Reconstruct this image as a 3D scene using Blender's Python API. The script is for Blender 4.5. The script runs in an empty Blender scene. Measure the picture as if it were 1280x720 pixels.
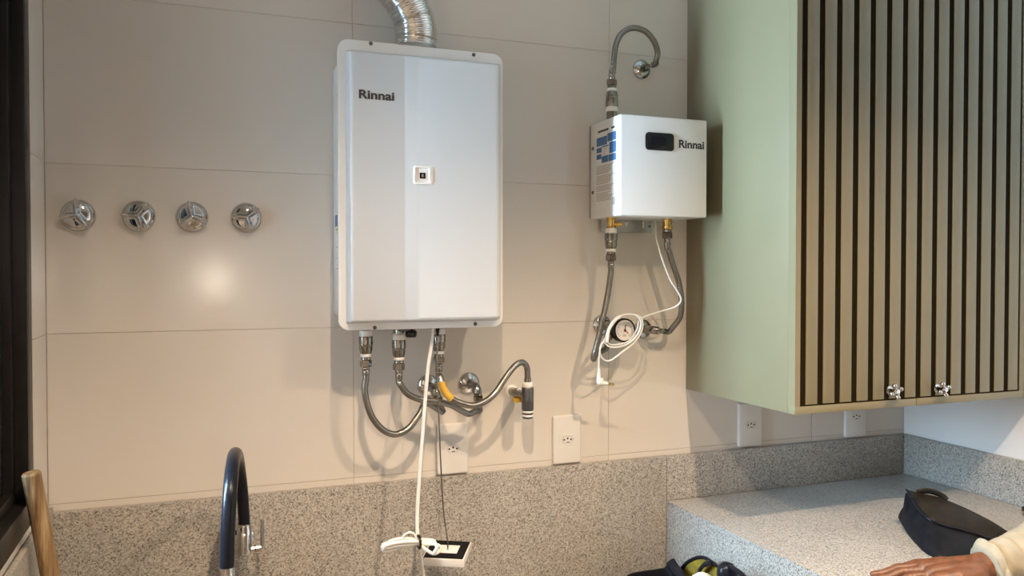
import bpy, bmesh, math, random
from mathutils import Vector, Matrix, noise
random.seed(7)
PI = math.pi
scene = bpy.context.scene
C = scene.collection

# ------------------------------------------------------------------ camera
FPX = 1022.0
YAW = math.atan(393 / FPX)
PITCH = math.atan(19 / FPX)
CAM = Vector((0, -1.87, 1.5))
cam_d = bpy.data.cameras.new('camera')
cam_d.sensor_width = 36; cam_d.lens = FPX / 1280 * 36; cam_d.clip_start = .02
cam = bpy.data.objects.new('camera', cam_d); C.objects.link(cam)
cam.location = CAM; cam.rotation_euler = (PI / 2 - PITCH, 0, -YAW)
scene.camera = cam
FW = Vector((math.sin(YAW) * math.cos(PITCH), math.cos(YAW) * math.cos(PITCH), -math.sin(PITCH)))
RT = Vector((math.cos(YAW), -math.sin(YAW), 0)); UP = RT.cross(FW)
def at(x, y, Y=0.0):            # point of the room seen at picture position (x, y), at distance Y from the tiled wall
    d = FW + RT * ((x - 640) / FPX) + UP * ((360 - y) / FPX)
    return CAM + d * ((Y - CAM.y) / d.y)
def atz(x, y, Z):
    d = FW + RT * ((x - 640) / FPX) + UP * ((360 - y) / FPX)
    return CAM + d * ((Z - CAM.z) / d.z)

# ------------------------------------------------------------------ world, lights, exposure
w = bpy.data.worlds.new('sky'); scene.world = w; w.use_nodes = True
bg = w.node_tree.nodes['Background']
bg.inputs[0].default_value = (.53, .75, 1.0, 1); bg.inputs[1].default_value = 270.0
scene.view_settings.view_transform = 'Standard'; scene.view_settings.look = 'None'
scene.view_settings.exposure = 0.0; scene.view_settings.gamma = 1.0
scene.view_settings.use_curve_mapping = False
LAMP_COL = (1.0, .745, .50)
LAMP_W = 182.0
WIN_Y0, WIN_Y1, WIN_Z0, WIN_Z1 = -.585, -.22, 1.06, 2.25
XL, XR, YF, ZC = -.285, 1.985, -3.3, 2.56
por = bpy.data.lights.new('window_portal', 'AREA'); por.shape = 'RECTANGLE'
por.size = WIN_Z1 - WIN_Z0; por.size_y = WIN_Y1 - WIN_Y0
por.cycles.is_portal = True
po = bpy.data.objects.new('window_portal', por); C.objects.link(po)
po.location = (XL - .14, (WIN_Y0 + WIN_Y1) / 2, (WIN_Z0 + WIN_Z1) / 2); po.rotation_euler = (0, -PI / 2, 0)

# ------------------------------------------------------------------ materials
def mat(name, col, rough=.5, metal=0.0, spec=.5, build=None, **kw):
    m = bpy.data.materials.new(name); m.use_nodes = True
    nt = m.node_tree; b = nt.nodes['Principled BSDF']
    b.inputs['Base Color'].default_value = (*col, 1); b.inputs['Roughness'].default_value = rough
    b.inputs['Metallic'].default_value = metal; b.inputs['Specular IOR Level'].default_value = spec
    for k, v in kw.items(): b.inputs[k.replace('_', ' ')].default_value = v
    if build: build(nt, b)
    return m
def N(nt, t, **kw):
    n = nt.nodes.new(t)
    for k, v in kw.items(): setattr(n, k, v)
    return n
def coords(nt, kind='Object', scale=None):
    tc = N(nt, 'ShaderNodeTexCoord')
    if scale is None: return tc.outputs[kind]
    mp = N(nt, 'ShaderNodeMapping'); mp.inputs['Scale'].default_value = scale
    nt.links.new(tc.outputs[kind], mp.inputs[0]); return mp.outputs[0]
def ramp(nt, fac, stops, interp='LINEAR'):
    r = N(nt, 'ShaderNodeValToRGB'); r.color_ramp.interpolation = interp
    e = r.color_ramp.elements
    while len(e) < len(stops): e.new(.5)
    for i, (p, c) in enumerate(stops): e[i].position = p; e[i].color = (*c, 1)
    nt.links.new(fac, r.inputs[0]); return r.outputs[0]
def bump(nt, b, h, strength=.2, dist=.001):
    n = N(nt, 'ShaderNodeBump'); n.inputs['Strength'].default_value = strength; n.inputs['Distance'].default_value = dist
    nt.links.new(h, n.inputs['Height']); nt.links.new(n.outputs[0], b.inputs['Normal'])
def noisy(scale=40, a=.93, bb=1.05, detail=4, bmp=None):
    def f(nt, b):
        c = b.inputs['Base Color'].default_value[:3]
        t = N(nt, 'ShaderNodeTexNoise'); t.inputs['Scale'].default_value = scale; t.inputs['Detail'].default_value = detail
        nt.links.new(coords(nt), t.inputs['Vector'])
        o = ramp(nt, t.outputs['Fac'], [(.3, tuple(x * a for x in c)), (.7, tuple(min(1, x * bb) for x in c))])
        nt.links.new(o, b.inputs['Base Color'])
        if bmp: bump(nt, b, t.outputs['Fac'], bmp)
    return f
def granite(nt, b):
    v = coords(nt)
    vo = N(nt, 'ShaderNodeTexVoronoi'); vo.inputs['Scale'].default_value = 400
    nt.links.new(v, vo.inputs['Vector'])
    sep = N(nt, 'ShaderNodeSeparateColor'); nt.links.new(vo.outputs['Color'], sep.inputs[0])
    c1 = ramp(nt, sep.outputs[0], [(0, (.10, .093, .083)), (.10, (.185, .173, .155)), (.30, (.30, .283, .258)), (.62, (.37, .35, .322)), (1, (.46, .44, .41))])
    n2 = N(nt, 'ShaderNodeTexNoise'); n2.inputs['Scale'].default_value = 210; n2.inputs['Detail'].default_value = 3
    nt.links.new(v, n2.inputs['Vector'])
    c2 = ramp(nt, n2.outputs['Fac'], [(.30, (.66, .65, .64)), (.48, (1, 1, 1)), (.7, (1.12, 1.1, 1.07))])
    n3 = N(nt, 'ShaderNodeTexNoise'); n3.inputs['Scale'].default_value = 6; n3.inputs['Detail'].default_value = 3
    nt.links.new(v, n3.inputs['Vector'])
    c3 = ramp(nt, n3.outputs['Fac'], [(.3, (.92, .92, .92)), (.7, (1.05, 1.04, 1.02))])
    for c in (c2, c3):
        mx = N(nt, 'ShaderNodeMix', data_type='RGBA', blend_type='MULTIPLY'); mx.inputs[0].default_value = 1
        nt.links.new(c1, mx.inputs[6]); nt.links.new(c, mx.inputs[7]); c1 = mx.outputs[2]
    nt.links.new(c1, b.inputs['Base Color'])
def tile_fn(nt, b):
    c = b.inputs['Base Color'].default_value[:3]
    t = N(nt, 'ShaderNodeTexNoise'); t.inputs['Scale'].default_value = 2.2; t.inputs['Detail'].default_value = 5
    nt.links.new(coords(nt), t.inputs['Vector'])
    nt.links.new(ramp(nt, t.outputs['Fac'], [(.3, tuple(x * .96 for x in c)), (.7, tuple(x * 1.03 for x in c))]), b.inputs['Base Color'])
    t2 = N(nt, 'ShaderNodeTexNoise'); t2.inputs['Scale'].default_value = 260; t2.inputs['Detail'].default_value = 1
    nt.links.new(coords(nt), t2.inputs['Vector']); bump(nt, b, t2.outputs['Fac'], .045, .001)
def braid(nt, b):
    uv = coords(nt, 'UV')
    sep = N(nt, 'ShaderNodeSeparateXYZ'); nt.links.new(uv, sep.inputs[0])
    hs = []
    for sgn in (1, -1):
        ma = N(nt, 'ShaderNodeMath', operation='MULTIPLY'); ma.inputs[1].default_value = 2 * PI * 380
        nt.links.new(sep.outputs[0], ma.inputs[0])
        mb = N(nt, 'ShaderNodeMath', operation='MULTIPLY'); mb.inputs[1].default_value = sgn * 2 * PI * 14
        nt.links.new(sep.outputs[1], mb.inputs[0])
        ad = N(nt, 'ShaderNodeMath', operation='ADD'); nt.links.new(ma.outputs[0], ad.inputs[0]); nt.links.new(mb.outputs[0], ad.inputs[1])
        sn = N(nt, 'ShaderNodeMath', operation='SINE'); nt.links.new(ad.outputs[0], sn.inputs[0]); hs.append(sn.outputs[0])
    mx = N(nt, 'ShaderNodeMath', operation='MAXIMUM'); nt.links.new(hs[0], mx.inputs[0]); nt.links.new(hs[1], mx.inputs[1])
    nt.links.new(ramp(nt, mx.outputs[0], [(0, (.08, .074, .065)), (.6, (.36, .345, .32))]), b.inputs['Base Color'])
    bump(nt, b, mx.outputs[0], .2, .0005)
def wood_fn(nt, b):
    v = coords(nt, 'Object', (1, 1, .06))
    t = N(nt, 'ShaderNodeTexNoise'); t.inputs['Scale'].default_value = 150; t.inputs['Detail'].default_value = 5
    nt.links.new(v, t.inputs['Vector'])
    nt.links.new(ramp(nt, t.outputs['Fac'], [(.25, (.09, .05, .02)), (.5, (.23, .14, .06)), (.75, (.42, .31, .18))]), b.inputs['Base Color'])
    bump(nt, b, t.outputs['Fac'], .3)
def skin_fn(nt, b):
    t = N(nt, 'ShaderNodeTexNoise'); t.inputs['Scale'].default_value = 70; t.inputs['Detail'].default_value = 6
    nt.links.new(coords(nt), t.inputs['Vector'])
    nt.links.new(ramp(nt, t.outputs['Fac'], [(.3, (.085, .030, .012)), (.7, (.15, .058, .026))]), b.inputs['Base Color'])
    bump(nt, b, t.outputs['Fac'], .25)
def cloth_fn(a, c):
    def f(nt, b):
        t = N(nt, 'ShaderNodeTexNoise'); t.inputs['Scale'].default_value = 35; t.inputs['Detail'].default_value = 6
        nt.links.new(coords(nt), t.inputs['Vector'])
        nt.links.new(ramp(nt, t.outputs['Fac'], [(.3, a), (.7, c)]), b.inputs['Base Color'])
        t2 = N(nt, 'ShaderNodeTexNoise'); t2.inputs['Scale'].default_value = 900
        nt.links.new(coords(nt), t2.inputs['Vector']); bump(nt, b, t2.outputs['Fac'], .3)
    return f
M = {}
M['tile'] = mat('glazed_tile', (.64, .60, .55), .15, spec=.5, build=tile_fn)
M['grout'] = mat('grout', (.50, .46, .41), .7, build=noisy(60))
M['paint'] = mat('white_paint', (.74, .73, .72), .6, build=noisy(5, .98, 1.01))
M['backwall'] = mat('taupe_paint', (.42, .37, .32), .6, build=noisy(5, .98, 1.02))
M['ceil'] = mat('ceiling_paint', (.58, .56, .53), .7, build=noisy(5, .98, 1.02))
M['floor'] = mat('floor_tile', (.20, .185, .165), .35, build=noisy(4, .92, 1.04))
M['granite'] = mat('granite', (.45, .42, .38), .28, spec=.5, build=granite)
M['green'] = mat('sage_lacquer', (.195, .168, .097), .36, build=noisy(8, .97, 1.02))
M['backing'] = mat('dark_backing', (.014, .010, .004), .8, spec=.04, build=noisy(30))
M['outside'] = mat('blocker_charcoal', (.04, .037, .035), .9, build=noisy(8))  # dark finish for the added daylight blocker, keeps its bounce low
M['white'] = mat('white_enamel', (.76, .75, .73), .28, build=noisy(6, .985, 1.01))
M['panel'] = mat('satin_white', (.53, .525, .515), .32, build=noisy(6, .985, 1.01))
M['plastic'] = mat('white_plastic', (.68, .66, .63), .35, build=noisy(20, .98, 1.01))
M['cord'] = mat('white_cord', (.80, .79, .77), .4, build=noisy(90, .95, 1.02))
M['chrome'] = mat('chrome', (.58, .575, .57), .06, 1.0, build=noisy(300, .97, 1.02))
M['nickel'] = mat('dull_nickel', (.30, .285, .26), .2, 1.0, build=noisy(250, .8, 1.1))
M['braid'] = mat('braided_steel', (.5, .5, .48), .24, 1.0, build=braid)
M['alu'] = mat('aluminium_foil', (.80, .79, .77), .20, 1.0, build=noisy(120, .9, 1.03))
M['galv'] = mat('galvanised_steel', (.46, .46, .45), .38, .9, build=noisy(60, .85, 1.08))
M['brass'] = mat('brass', (.66, .44, .15), .22, 1.0, build=noisy(150, .8, 1.08))
M['tape'] = mat('thread_tape', (.82, .81, .78), .6, build=noisy(300, .92, 1.02))
M['black'] = mat('black_plastic', (.008, .008, .009), .25, spec=.3, build=noisy(60, .8, 1.3))
M['matteblack'] = mat('matte_black', (.008, .008, .009), .8, spec=.12, build=noisy(60, .8, 1.3))
M['screw'] = mat('dark_screw', (.16, .16, .17), .3, .9, build=noisy(500, .7, 1.2))
M['ink'] = mat('dark_ink', (.035, .03, .03), .5, build=noisy(200, .9, 1.1))
M['greyink'] = mat('grey_ink', (.42, .40, .38), .5, build=noisy(300, .9, 1.1))
M['blueink'] = mat('blue_print', (.055, .16, .36), .45, build=noisy(120, .85, 1.1))
M['paper'] = mat('paper_sticker', (.80, .78, .75), .5, build=noisy(50, .98, 1.01))
for nm, c in dict(red=(.6, .04, .03), orange=(.75, .3, .03), yellow=(.75, .6, .04), lime=(.2, .5, .06)).items():
    M[nm] = mat('print_' + nm, c, .5, build=noisy(100, .95, 1.03))
M['tag'] = mat('yellow_tag', (.62, .36, .035), .5, build=noisy(90, .85, 1.08))
M['alublack'] = mat('black_aluminium', (.010, .009, .0085), .34, spec=.2, build=noisy(40, .85, 1.15))
M['rubber'] = mat('black_rubber', (.006, .007, .011), .3, spec=.18, build=noisy(80, .85, 1.2))
M['wood'] = mat('worn_wood', (.4, .25, .1), .6, build=wood_fn)
M['skin'] = mat('brown_skin', (.34, .16, .08), .45, build=skin_fn)
M['nail'] = mat('fingernail', (.36, .19, .14), .3, build=noisy(80, .95, 1.03))
M['sleeve'] = mat('cream_cotton', (.62, .50, .30), .85, build=cloth_fn((.24, .21, .15), (.31, .27, .195)))
M['navy'] = mat('navy_nylon', (.014, .015, .022), .55, spec=.09, build=cloth_fn((.004, .0045, .006), (.010, .0105, .0135)))
M['flap'] = mat('black_vinyl', (.022, .018, .014), .45, spec=.13, build=cloth_fn((.010, .008, .006), (.020, .016, .011)))
M['bagyellow'] = mat('yellow_lining', (.5, .36, .03), .7, build=cloth_fn((.12, .09, .012), (.32, .21, .012)))
M['rag'] = mat('white_rag', (.75, .74, .72), .9, build=cloth_fn((.40, .39, .36), (.52, .51, .49)))
M['steel'] = mat('polished_steel', (.6, .6, .6), .2, 1.0, build=noisy(90, .92, 1.04))
def emis(name, col, s):
    m = bpy.data.materials.new(name); m.use_nodes = True; b = m.node_tree.nodes['Principled BSDF']
    b.inputs['Base Color'].default_value = (.8, .8, .8, 1)
    b.inputs['Emission Color'].default_value = (*col, 1); b.inputs['Emission Strength'].default_value = s
    return m
M['bulb'] = emis('lit_lamp', LAMP_COL, 6)
def glass():
    m = bpy.data.materials.new('window_glass'); m.use_nodes = True; nt = m.node_tree; nt.nodes.clear()
    o = N(nt, 'ShaderNodeOutputMaterial'); mx = N(nt, 'ShaderNodeMixShader'); f = N(nt, 'ShaderNodeFresnel'); f.inputs[0].default_value = 1.45
    t = N(nt, 'ShaderNodeBsdfTransparent'); t.inputs[0].default_value = (.93, .96, .95, 1); g = N(nt, 'ShaderNodeBsdfGlossy'); g.inputs['Roughness'].default_value = .02
    nt.links.new(f.outputs[0], mx.inputs[0]); nt.links.new(t.outputs[0], mx.inputs[1]); nt.links.new(g.outputs[0], mx.inputs[2]); nt.links.new(mx.outputs[0], o.inputs[0])
    return m
M['glass'] = glass()

# ------------------------------------------------------------------ mesh helpers
def frame_of(axis):
    a = Vector(axis).normalized()
    u = a.orthogonal().normalized() if abs(a.z) > .9 else Vector((0, 0, 1)).cross(a).normalized()
    return u, a.cross(u), a
def spline(pts, per=10):
    pts = [Vector(p) for p in pts]
    if len(pts) < 3: return pts
    out = []
    for i in range(len(pts) - 1):
        p1, p2 = pts[i], pts[i + 1]
        p0 = pts[i - 1] if i else p1 * 2 - p2
        p3 = pts[i + 2] if i + 2 < len(pts) else p2 * 2 - p1
        for k in range(per):
            t = k / per
            out.append(.5 * ((2 * p1) + (p2 - p0) * t + (2 * p0 - 5 * p1 + 4 * p2 - p3) * t * t + (3 * p1 - p0 - 3 * p2 + p3) * t ** 3))
    out.append(pts[-1]); return out
def resample(pts, step):
    L = [0]
    for a, b in zip(pts, pts[1:]): L.append(L[-1] + (b - a).length)
    n = max(2, int(L[-1] / step)); out = []; j = 0
    for i in range(n + 1):
        s = L[-1] * i / n
        while j < len(L) - 2 and L[j + 1] < s: j += 1
        t = (s - L[j]) / max(1e-9, L[j + 1] - L[j]); out.append(pts[j].lerp(pts[j + 1], min(1, t)))
    return out
class MB:
    def __init__(s): s.bm = bmesh.new(); s.uv = s.bm.loops.layers.uv.new('UVMap')
    def box(s, c, size, bev=0.0, seg=2, rot=None):
        r = bmesh.ops.create_cube(s.bm, size=1); vs = r['verts']
        m = Matrix.Translation(Vector(c)) @ (rot.to_4x4() if rot else Matrix()) @ Matrix.Diagonal((*size, 1))
        bmesh.ops.transform(s.bm, matrix=m, verts=vs)
        if bev:
            es = list({e for v in vs for e in v.link_edges})
            bmesh.ops.bevel(s.bm, geom=es, offset=bev, segments=seg, profile=.5, affect='EDGES', clamp_overlap=True)
        return s
    def span(s, a, b, bev=0.0, seg=2):
        a = Vector(a); b = Vector(b)
        return s.box((a + b) / 2, [abs(x) for x in (b - a)], bev, seg)
    def lathe(s, prof, org=(0, 0, 0), axis=(0, 0, 1), seg=24, lobes=None):
        u, v, a = frame_of(axis); org = Vector(org); rings = []
        for r, h in prof:
            if r < 1e-6: rings.append([s.bm.verts.new(org + a * h)]); continue
            ring = []
            for k in range(seg):
                t = 2 * PI * k / seg; rr = r * (lobes(t) if lobes else 1)
                ring.append(s.bm.verts.new(org + a * h + (u * math.cos(t) + v * math.sin(t)) * rr))
            rings.append(ring)
        for A, B in zip(rings, rings[1:]):
            for k in range(seg):
                k2 = (k + 1) % seg
                q = [A[k % len(A)], A[k2 % len(A)], B[k2 % len(B)], B[k % len(B)]]
                q2 = []
                for x in q:
                    if x not in q2: q2.append(x)
                if len(q2) > 2:
                    try: s.bm.faces.new(q2)
                    except ValueError: pass
        for R, fl in ((rings[0], True), (rings[-1], False)):
            if len(R) > 1: s.bm.faces.new(R[::-1] if fl else R)
        return s
    def sweep(s, pts, rad, seg=12, cap=True, squash=1.0, closed=False, lobe=None, up=None):
        pts = [Vector(p) for p in pts]; n = len(pts)
        T = []
        for i in range(n):
            a = pts[(i - 1) % n] if closed or i else pts[0]
            b = pts[(i + 1) % n] if closed or i < n - 1 else pts[-1]
            T.append((b - a).normalized())
        u = T[0].orthogonal().normalized() if up is None else (Vector(up) - T[0] * T[0].dot(Vector(up))).normalized()
        rings = []; L = 0; Ls = []
        for i in range(n):
            if i:
                u = (u - T[i] * u.dot(T[i])).normalized(); L += (pts[i] - pts[i - 1]).length
            v = T[i].cross(u); r = rad(i / (n - 1), L) if callable(rad) else rad
            ring = []
            for k in range(seg):
                t = 2 * PI * k / seg; rr = r * (lobe(t, L) if lobe else 1)
                ring.append(s.bm.verts.new(pts[i] + u * (math.cos(t) * rr) + v * (math.sin(t) * rr * squash)))
            rings.append(ring); Ls.append(L)
        for i in range(n if closed else n - 1):
            A, B = rings[i], rings[(i + 1) % n]
            for k in range(seg):
                k2 = (k + 1) % seg
                f = s.bm.faces.new([A[k], A[k2], B[k2], B[k]])
                uvs = [(Ls[i], k / seg), (Ls[i], (k + 1) / seg), (Ls[(i + 1) % n], (k + 1) / seg), (Ls[(i + 1) % n], k / seg)]
                for lp, q in zip(f.loops, uvs): lp[s.uv].uv = q
        if cap and not closed:
            s.bm.faces.new(rings[0][::-1]); s.bm.faces.new(rings[-1])
        return s
    def prism(s, poly, to3, depth):     # poly: 2-D outline, to3(x, y, d) -> point
        A = [s.bm.verts.new(to3(x, y, 0)) for x, y in poly]; B = [s.bm.verts.new(to3(x, y, depth)) for x, y in poly]
        s.bm.faces.new(A); s.bm.faces.new(B[::-1]); n = len(poly)
        for i in range(n): s.bm.faces.new([A[i], B[i], B[(i + 1) % n], A[(i + 1) % n]])
        return s
    def build(s, name, m, parent=None, smooth=True, local=False, angle=40):
        bmesh.ops.recalc_face_normals(s.bm, faces=s.bm.faces)
        me = bpy.data.meshes.new(name); s.bm.to_mesh(me); s.bm.free()
        return link(name, me, m, parent, smooth, local, angle)
def link(name, me, m, parent=None, smooth=True, local=False, angle=40):
    if smooth and len(me.polygons):
        me.polygons.foreach_set('use_smooth', [True] * len(me.polygons))
        me.set_sharp_from_angle(angle=math.radians(angle))
    if m is not None and not me.materials: me.materials.append(M[m] if isinstance(m, str) else m)
    o = bpy.data.objects.new(name, me); C.objects.link(o)
    if parent:
        o.parent = parent
        if not local: o.matrix_parent_inverse = world_of(parent).inverted()
    return o
def world_of(o):
    m = Matrix.LocRotScale(o.location, o.rotation_euler, o.scale)
    return (world_of(o.parent) @ o.matrix_parent_inverse @ m) if o.parent else m
def tag(o, label=None, cat=None, group=None, kind=None):
    if label: o['label'] = label
    if cat: o['category'] = cat
    if group: o['group'] = group
    if kind: o['kind'] = kind
    return o
def thing(name, label, cat, loc=(0, 0, 0), group=None, rot=(0, 0, 0)):
    o = bpy.data.objects.new(name, None); C.objects.link(o); o.empty_display_size = .03
    o.location = loc; o.rotation_euler = rot
    return tag(o, label, cat, group)
def struct(o): o['kind'] = 'structure'; return o
def copy_tree(o, parent=None):
    c = o.copy(); C.objects.link(c)
    if parent: c.parent = parent
    for ch in list(o.children): copy_tree(ch, c)
    return c
def rrect(wd, ht, r, n=6):
    out = []
    for cx, cy, a0 in ((wd / 2 - r, ht / 2 - r, 0), (-wd / 2 + r, ht / 2 - r, 90), (-wd / 2 + r, -ht / 2 + r, 180), (wd / 2 - r, -ht / 2 + r, 270)):
        for k in range(n + 1):
            a = math.radians(a0 + 90 * k / n); out.append((cx + r * math.cos(a), cy + r * math.sin(a)))
    return out
def loft(mb, rings, cap0=True, cap1=True):
    R = [[mb.bm.verts.new(p) for p in ring] for ring in rings]; n = len(R[0])
    for A, B in zip(R, R[1:]):
        for k in range(n): mb.bm.faces.new([A[k], A[(k + 1) % n], B[(k + 1) % n], B[k]])
    if cap0: mb.bm.faces.new(R[0][::-1])
    if cap1: mb.bm.faces.new(R[-1])
    return mb
def lettering(name, text, origin, xdir, ydir, width, height, m, parent, bold=.02):
    cu = bpy.data.curves.new(name, 'FONT'); cu.body = text; cu.size = 1; cu.extrude = .0; cu.offset = bold
    to = bpy.data.objects.new(name, cu); C.objects.link(to)
    dg = bpy.context.evaluated_depsgraph_get(); dg.update()
    me = bpy.data.meshes.new_from_object(to.evaluated_get(dg)); bpy.data.objects.remove(to); bpy.data.curves.remove(cu)
    xs = [v.co.x for v in me.vertices]; ys = [v.co.y for v in me.vertices]
    x0, x1, y0, y1 = min(xs), max(xs), min(ys), max(ys)
    xd, yd, nd = Vector(xdir), Vector(ydir), Vector(xdir).cross(Vector(ydir))
    for v in me.vertices:
        v.co = Vector(origin) + xd * ((v.co.x - x0) / (x1 - x0) * width) + yd * ((v.co.y - y0) / (y1 - y0) * height)
    me.materials.clear()
    return link(name, me, m, parent, smooth=False)

# ------------------------------------------------------------------ the room
wb = MB().span((XL - .2, .0014, 0), (XR + .2, .15, ZC)).build('wall_back', 'grout'); struct(wb)
cols = [XL, .331, .985, 1.639, XR]
rows = [1.0305, 1.3765, 1.7205, 2.0645, 2.4085, ZC]
g = .0006
tile_meshes = {}
def tile(parent, x0, x1, z0, z1, side=None):
    key = (round(x1 - x0, 4), round(z1 - z0, 4), side)
    if key not in tile_meshes:
        mb = MB()
        if side is None: mb.box((0, .00125, 0), (x1 - x0 - 2 * g, .0025, z1 - z0 - 2 * g), .0006, 1)
        else: mb.box((-.00125, 0, 0), (.0025, x1 - x0 - 2 * g, z1 - z0 - 2 * g), .0006, 1)
        bmesh.ops.recalc_face_normals(mb.bm, faces=mb.bm.faces)
        me = bpy.data.meshes.new('tile'); mb.bm.to_mesh(me); mb.bm.free(); me.materials.append(M['tile']); tile_meshes[key] = me
    o = link('tile', tile_meshes[key], None, parent, smooth=False)
    o.location = ((x0 + x1) / 2, 0, (z0 + z1) / 2) if side is None else (XL, (x0 + x1) / 2, (z0 + z1) / 2)
    return o
for r0, r1 in zip(rows, rows[1:]):
    for c0, c1 in zip(cols, cols[1:]): tile(wb, c0, c1, r0, r1)
for c0, c1 in zip(cols, cols[1:]): tile(wb, c0, c1, 1.0, 1.0305)
# left wall, pierced by the window
wl = MB()
wl.span((XL - .15, YF - .1, 0), (XL - .0014, .009, WIN_Z0)).span((XL - .15, YF - .1, WIN_Z1), (XL - .0014, .009, ZC))
wl.span((XL - .15, WIN_Y1, WIN_Z0), (XL - .0014, .009, WIN_Z1)).span((XL - .15, YF - .1, WIN_Z0), (XL - .0014, WIN_Y0, WIN_Z1))
wl = struct(wl.build('wall_left', 'grout', smooth=False))
for r0, r1 in zip(rows, rows[1:]): tile(wl, WIN_Y1 + .004, 0, max(r0, WIN_Z0), r1, 'L')
tile(wl, WIN_Y1 + .004, 0, 1.0305, WIN_Z0, 'L')
for a, b in ((WIN_Y0, (WIN_Y0 + WIN_Y1) / 2), ((WIN_Y0 + WIN_Y1) / 2, WIN_Y1 + .004)):
    tile(wl, a, b, 1.0305, WIN_Z0 - .001, 'L'); tile(wl, a, b, WIN_Z1 + .001, ZC, 'L')
for a, b in ((YF, -2.2), (-2.2, -1.5), (-1.5, -1.0), (-1.0, WIN_Y0)):
    for r0, r1 in zip([.35, .69] + rows, [.69] + rows): tile(wl, a, b, r0, r1, 'L')
struct(MB().span((XR, YF - .1, 0), (XR + .15, .009, ZC)).build('wall_right', 'paint', smooth=False))
struct(MB().span((XL - .2, YF - .15, 0), (XR + .2, YF, ZC)).build('wall_front', 'backwall', smooth=False))
struct(MB().span((XL - .2, YF - .15, -.1), (XR + .2, .15, 0)).build('floor', 'floor', smooth=False))
struct(MB().span((XL - .2, YF - .15, ZC), (XR + .2, .15, ZC + .1)).build('ceiling', 'ceil', smooth=False))

# window: nested black frame profiles stepping back into the wall
win = struct(bpy.data.objects.new('window_1', None)); C.objects.link(win); win.location = (XL, (WIN_Y0 + WIN_Y1) / 2, WIN_Z0)
tag(win, 'black aluminium window at the left edge of the tiled wall')
def ring(x0, x1, y0, y1, z0, z1, wd, name, bev=.002):
    mb = MB()
    mb.span((x0, y0, z0), (x1, y0 + wd, z1), bev).span((x0, y1 - wd, z0), (x1, y1, z1), bev)
    mb.span((x0, y0 + wd - .001, z0), (x1, y1 - wd + .001, z0 + wd), bev).span((x0, y0 + wd - .001, z1 - wd), (x1, y1 - wd + .001, z1), bev)
    return mb.build(name, 'alublack', win)
e = .001
ring(XL - .06, XL + .012, WIN_Y0 - .0 + e, WIN_Y1 - e, WIN_Z0 + e, WIN_Z1 - e, .045, 'casing')
ring(XL - .085, XL - .008, WIN_Y0 + .046, WIN_Y1 - .046, WIN_Z0 + .046, WIN_Z1 - .046, .022, 'frame')
ring(XL - .10, XL - .022, WIN_Y0 + .069, WIN_Y1 - .069, WIN_Z0 + .069, WIN_Z1 - .069, .016, 'bead')
sash = ring(XL - .125, XL - .10, WIN_Y0 + .083, WIN_Y1 - .083, WIN_Z0 + .083, WIN_Z1 - .083, .035, 'sash')
MB().span((XL - .115, WIN_Y0 + .117, WIN_Z0 + .117), (XL - .111, WIN_Y1 - .117, WIN_Z1 - .117)).build('pane', 'glass', sash, smooth=False)
# added unseen slab beside the window, blocks oblique daylight so it only rakes in
struct(MB().span((XL - 1.17, WIN_Y0 - .16, 0), (XL - .15, WIN_Y0 - .02, 3.0)).build('daylight_blocker', 'outside', smooth=False))

# ------------------------------------------------------------------ granite
GT = 1.017
def slab(name, a, b, label, bev=.0015):
    return tag(MB().span(a, b, bev, 2).build(name, 'granite'), label, 'backsplash')
BENCH = .60
slab('granite_backsplash', (XL, -.018, BENCH), (1.148, -.0005, GT), 'tall grey granite backsplash behind the black faucet')
slab('granite_backsplash', (1.149, -.018, .90), (XR - .0185, -.0005, GT), 'low granite backsplash strip in shade under the green cabinet')
slab('granite_backsplash', (XR - .018, -.95, .90), (XR - .0005, -.0005, GT), 'bluish granite backsplash strip along the white right wall')
slab('granite_backsplash', (XL + .0005, -1.3, BENCH), (XL + .012, -.019, 1.03), 'granite strip under the black window')
ct = thing('granite_counter', 'raised speckled granite counter with a solid side panel, carrying the black pouch', 'counter', (1.56, -.475, 0))
mb = MB().prism([(1.148, .9), (XR - .0185, .9), (XR - .0185, .872), (1.176, .872)], lambda x, z, d: (x, -.95 + d, z), .9315)
bmesh.ops.bevel(mb.bm, geom=[e_ for e_ in mb.bm.edges if all(abs(v_.co.x - 1.148) < 1e-4 for v_ in e_.verts)], offset=.0012, segments=2, affect='EDGES', profile=.5)
mb.build('worktop', 'granite', ct, smooth=False)
MB().prism([(1.148, .8992), (1.1755, .8716), (1.1755, 0), (1.148, 0)], lambda x, z, d: (x, -.95 + d, z), .9315).build('side_panel', 'granite', ct, smooth=False)
MB().span((1.1755, -.945, .0), (XR - .001, -.925, .8718), .0015).build('front_panel', 'granite', ct)
sb = thing('sink_bench', 'low granite bench with a sunken basin below the faucet', 'counter', (.43, -.3, 0))
mb = MB()
for a, b in (((XL + .013, -.62, BENCH - .03), (-.15, -.0185, BENCH)), ((.35, -.62, BENCH - .03), (1.147, -.0185, BENCH)), ((-.15, -.14, BENCH - .03), (.35, -.0185, BENCH)), ((-.15, -.62, BENCH - .03), (.35, -.54, BENCH))):
    mb.span(a, b)
mb.build('bench_top', 'granite', sb, smooth=False)
mb = MB(); mb.span((-.15, -.54, BENCH - .29), (.35, -.14, BENCH - .28)); mb.span((-.16, -.54, BENCH - .28), (-.15, -.14, BENCH - .03)); mb.span((.35, -.54, BENCH - .28), (.36, -.14, BENCH - .03))
mb.span((-.15, -.14, BENCH - .28), (.35, -.13, BENCH - .03)); mb.span((-.15, -.55, BENCH - .28), (.35, -.54, BENCH - .03)); mb.build('basin', 'granite', sb, smooth=False)
MB().span((XL + .013, -.60, 0), (1.147, -.58, BENCH - .03)).build('front_panel', 'granite', sb, smooth=False)

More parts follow.
